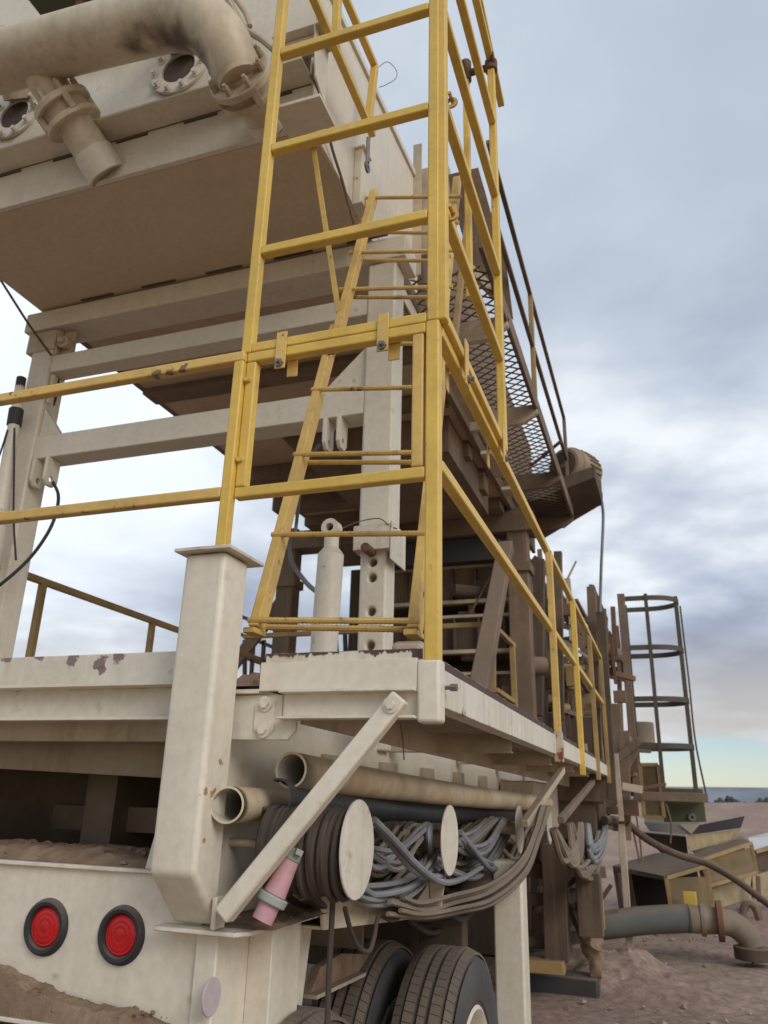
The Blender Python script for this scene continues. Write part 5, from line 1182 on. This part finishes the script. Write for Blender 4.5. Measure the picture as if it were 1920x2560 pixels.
# open hopper with black rubber skirt
hp = thing('conveyor_hopper', 'cream hopper with a black rubber skirt and flaring side', 'hopper', at(1740, 2120, Y=13.5))
q_ = [at(1722, 2095, Y=13.3), at(1850, 2075, Y=14.2), at(1842, 2100, Y=14.2), at(1740, 2122, Y=13.3)]
mb = MB(); mb.prism([at(1718, 2090, Y=13.3), at(1852, 2072, Y=14.3), at(1842, 2098, Y=14.3), at(1725, 2128, Y=13.3)], (.0, .03, -.01)); obj('side_sheet', mb, TANY, hp)
mb = MB(); mb.prism([at(1735, 2065, Y=13.28), at(1862, 2040, Y=14.25), at(1852, 2070, Y=14.25), at(1722, 2088, Y=13.28)], (.0, .03, .0)); obj('rubber_skirt', mb, BLUE, hp)
mb = MB(); mb.prism([at(1610, 2058, Y=13.0), at(1748, 2060, Y=13.4), at(1728, 2088, Y=13.2), at(1625, 2078, Y=12.8)], (.0, .4, .05)); obj('inner_skirt', mb, RUBBER, hp)
mb = MB(); mb.prism([at(1700, 2060, Y=13.2), at(1750, 2060, Y=13.2), at(1728, 2086, Y=13.2)], (.0, -.02, 0)); obj('bright_flap', mb, CREAMD, hp)
mb = MB(); mb.prism([at(1600, 2080, Y=13.5), at(1715, 2092, Y=13.5), at(1722, 2150, Y=13.5), at(1660, 2140, Y=13.5)], (.0, .6, 0)); obj('dark_belly', mb, DARKB, hp)
cb = thing('belt_conveyor', 'tan dusty conveyor frame stretching out to the right edge', 'conveyor', at(1840, 2220, Y=13.8))
mb = MB(); mb.prism([at(1775, 2220, Y=13.6), at(1880, 2190, Y=14.3), at(1872, 2250, Y=14.3), at(1795, 2275, Y=13.6)], (0, .3, 0)); obj('side_plate', mb, TANY, cb, .02)
mb = MB(); mb.prism([at(1880, 2190, Y=14.3), at(2010, 2150, Y=15.2), at(2010, 2230, Y=15.2), at(1882, 2250, Y=14.3)], (0, .3, 0)); obj('side_plate', mb, TANY, cb, .02)
mb = MB(); mb.prism([at(1870, 2095, Y=14.4), at(2010, 2060, Y=15.4), at(2010, 2085, Y=15.4), at(1885, 2125, Y=14.4)], (0, .1, .0)); obj('pale_belt_cover', mb, mat('pale_blue_sheet', (.55, .58, .62)), cb)
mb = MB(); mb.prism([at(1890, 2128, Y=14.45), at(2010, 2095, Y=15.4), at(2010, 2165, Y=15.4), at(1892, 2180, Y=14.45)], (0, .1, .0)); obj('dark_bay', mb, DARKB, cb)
piece('edge', at(1888, 2130, Y=14.3), at(2010, 2097, Y=15.2), cb, YELD, .05)
for a, b in (((1895, 2190), (1898, 2255)), ((1880, 2255), (1900, 2300))): piece('leg', at(*a, Y=14), at(*b, Y=14), cb, BROWN, .06)
mb = MB(); mb.tube(cr([at(1565, 2055, Y=10), at(1620, 2100, Y=10.4), at(1690, 2135, Y=10.8), at(1770, 2160, Y=11), at(1840, 2200, Y=11), at(1900, 2245, Y=11), at(1960, 2290, Y=11)], 8), .042, 10); o = obj('hose', mb, DARKB); props(o, 'long dusty black hose drooping across the mesh guards', 'hose')
for pts, lab in (([(1665, 2010), (1678, 2060), (1676, 2108)], 'thin loose wire hanging by the tall mesh guard'), ([(1590, 2035), (1600, 2100), (1605, 2155)], 'thin rod standing left of the hopper'), ([(1580, 2065), (1590, 2110), (1600, 2158)], 'second thin rod leaning left of the hopper')):
    mb = MB(); mb.tube(cr([at(x, y, Y=11.5) for x, y in pts], 5), .012, 6); o = obj('rod', mb, BROWN); props(o, lab, 'rod')
# suction hose on the ground
sh = thing('suction_hose', 'thick dark grey suction hose lying on the ground with a steel elbow', 'hose', at(1650, 2320, Z=0))
P_ = cr([at(1440, 2318, Y=9.6), at(1520, 2312, Y=9.7), at(1600, 2302, Y=9.8), at(1700, 2296, Y=9.9), at(1722, 2296, Y=9.92)], 26)
mb = MB(); mb.tube(P_, [.142*(1.0 if i % 2 else .985) for i in range(len(P_))], 28); obj('ribbed_hose', mb, HOSEG, sh)
P_ = cr([at(1718, 2296, Y=9.92), at(1760, 2300, Y=9.95), at(1800, 2303, Y=9.98), at(1835, 2312, Y=10), at(1868, 2340, Y=10), at(1882, 2368, Y=10)], 8)
mb = MB(); mb.tube(P_, [.140-.02*i/len(P_) for i in range(len(P_))], 28); obj('elbow', mb, TANC, sh)
for (x, y), r_, th in (((1757, 2299), .165, .05), ((1800, 2303), .20, .06)):
    c = at(x, y, Y=9.96); mb = MB(); mb.cyl(c-Vector((th/2, 0, 0)), c+Vector((th/2, 0, 0)), r_, n=30); obj('flange', mb, RUST if r_ > .18 else TANC, sh, .006)
c = at(1882, 2372, Y=10); mb = MB(); mb.cyl(c-Vector((0, 0, .10)), c+Vector((0, 0, .02)), .19, n=30); obj('end_flange', mb, DARKB, sh, .008)
mb = MB(); c = at(1870, 2290, Y=12.5); mb.tube(cr([at(1855, 2290, Y=12.3), at(1865, 2262, Y=12.3), at(1885, 2265, Y=12.3), at(1900, 2300, Y=12.3)], 5), .05, 8); o = obj('bent_pipe', mb, BROWN); props(o, 'bent brown pipe stub on the ground at the right edge', 'pipe')

# ------------------------------------------------------------------ small steelwork of the far plant
rc = random.Random(21)
def clutter(parent, x0, y0, x1, y1, Y0_, Y1_, n, mts, nm='steelwork'):
    for k in range(n):
        Yc = rc.uniform(Y0_, Y1_); x = rc.uniform(x0, x1); y = rc.uniform(y0, y1); m_ = rc.choice(mts); w_ = rc.uniform(.025, .08)
        kind = rc.random(); p = at(x, y, Y=Yc); mb = MB()
        if kind < .38: mb.bar(p, p+Vector((rc.uniform(-.03, .03), 0, rc.uniform(.3, .9))), w_); n_ = 'upright'
        elif kind < .62: mb.bar(p, p+Vector((rc.uniform(.2, .5), rc.uniform(0, .6), rc.uniform(-.1, .1))), w_, w_*1.3); n_ = 'cross_bar'
        elif kind < .76: mb.bar(p, p+Vector((rc.uniform(.2, .5), 0, rc.choice((-1, 1))*rc.uniform(.25, .6))), w_*.7); n_ = 'diagonal'
        elif kind < .88: mb.cyl(p, p+Vector((rc.uniform(.1, .3), rc.uniform(.1, .3), 0)), rc.uniform(.04, .10), n=16); n_ = 'roller'
        else: mb.box(p.x, p.x+rc.uniform(.08, .22), p.y, p.y+.1, p.z, p.z+rc.uniform(.08, .25)); n_ = 'bracket_box'
        obj(n_, mb, m_, parent, .004)
clutter(far, 1340, 1480, 1450, 1850, 9.7, 10.8, 34, (BROWN, DARKB, BROWN, YELD, CREAMD, RUST))
clutter(far, 1440, 1620, 1560, 1960, 10.2, 11.4, 30, (BROWN, DARKB, BROWN, CREAMD, RUST))
clutter(fs_, 1390, 1960, 1560, 2080, 9.2, 10.4, 20, (BROWN, DARKB, CREAMD, RUST))
clutter(lf, 1310, 2160, 1480, 2400, 8.2, 9.2, 24, (BROWND, DARKB, DARKB))
clutter(ds, 1130, 1450, 1330, 1760, 8.0, 8.3, 14, (BROWN, DARKB, RUST))

mb = MB(); mb.box(-1.2, -.60, 8.95, 8.99, 1.58, 1.86); obj('end_plate', mb, BROWND, wp)  # added filler that blocks the sky gap below the deck
# loose stones on the ground
sb_ = MB()
for k in range(1500):
    y = 5.5+rc.random()**1.6*22; x = -1.0+rc.random()*(1.5+y*.35); s_ = rc.choice((.008, .012, .018, .03))*rc.uniform(.6, 1.4)
    c = Vector((x, y, gh(x, y)+s_*.3)); a0 = rc.uniform(0, 6)
    ring = [c+Vector((math.cos(a0+i*1.257)*s_*rc.uniform(.7, 1.2), math.sin(a0+i*1.257)*s_*rc.uniform(.7, 1.2), rc.uniform(-.3, .2)*s_)) for i in range(5)]
    top_ = c+Vector((0, 0, s_*.7)); bot = c-Vector((0, 0, s_*.6)); sb_.add(ring+[top_, bot], [(i, (i+1) % 5, 5) for i in range(5)]+[((i+1) % 5, i, 6) for i in range(5)])
o = obj('stones', sb_, mat('pale_pink_stone', (.42, .31, .26), (.26, .19, .16), rough=.9, nscale=9)); props(o, 'small pale stones scattered over the reddish ground', 'stones', kind='stuff')
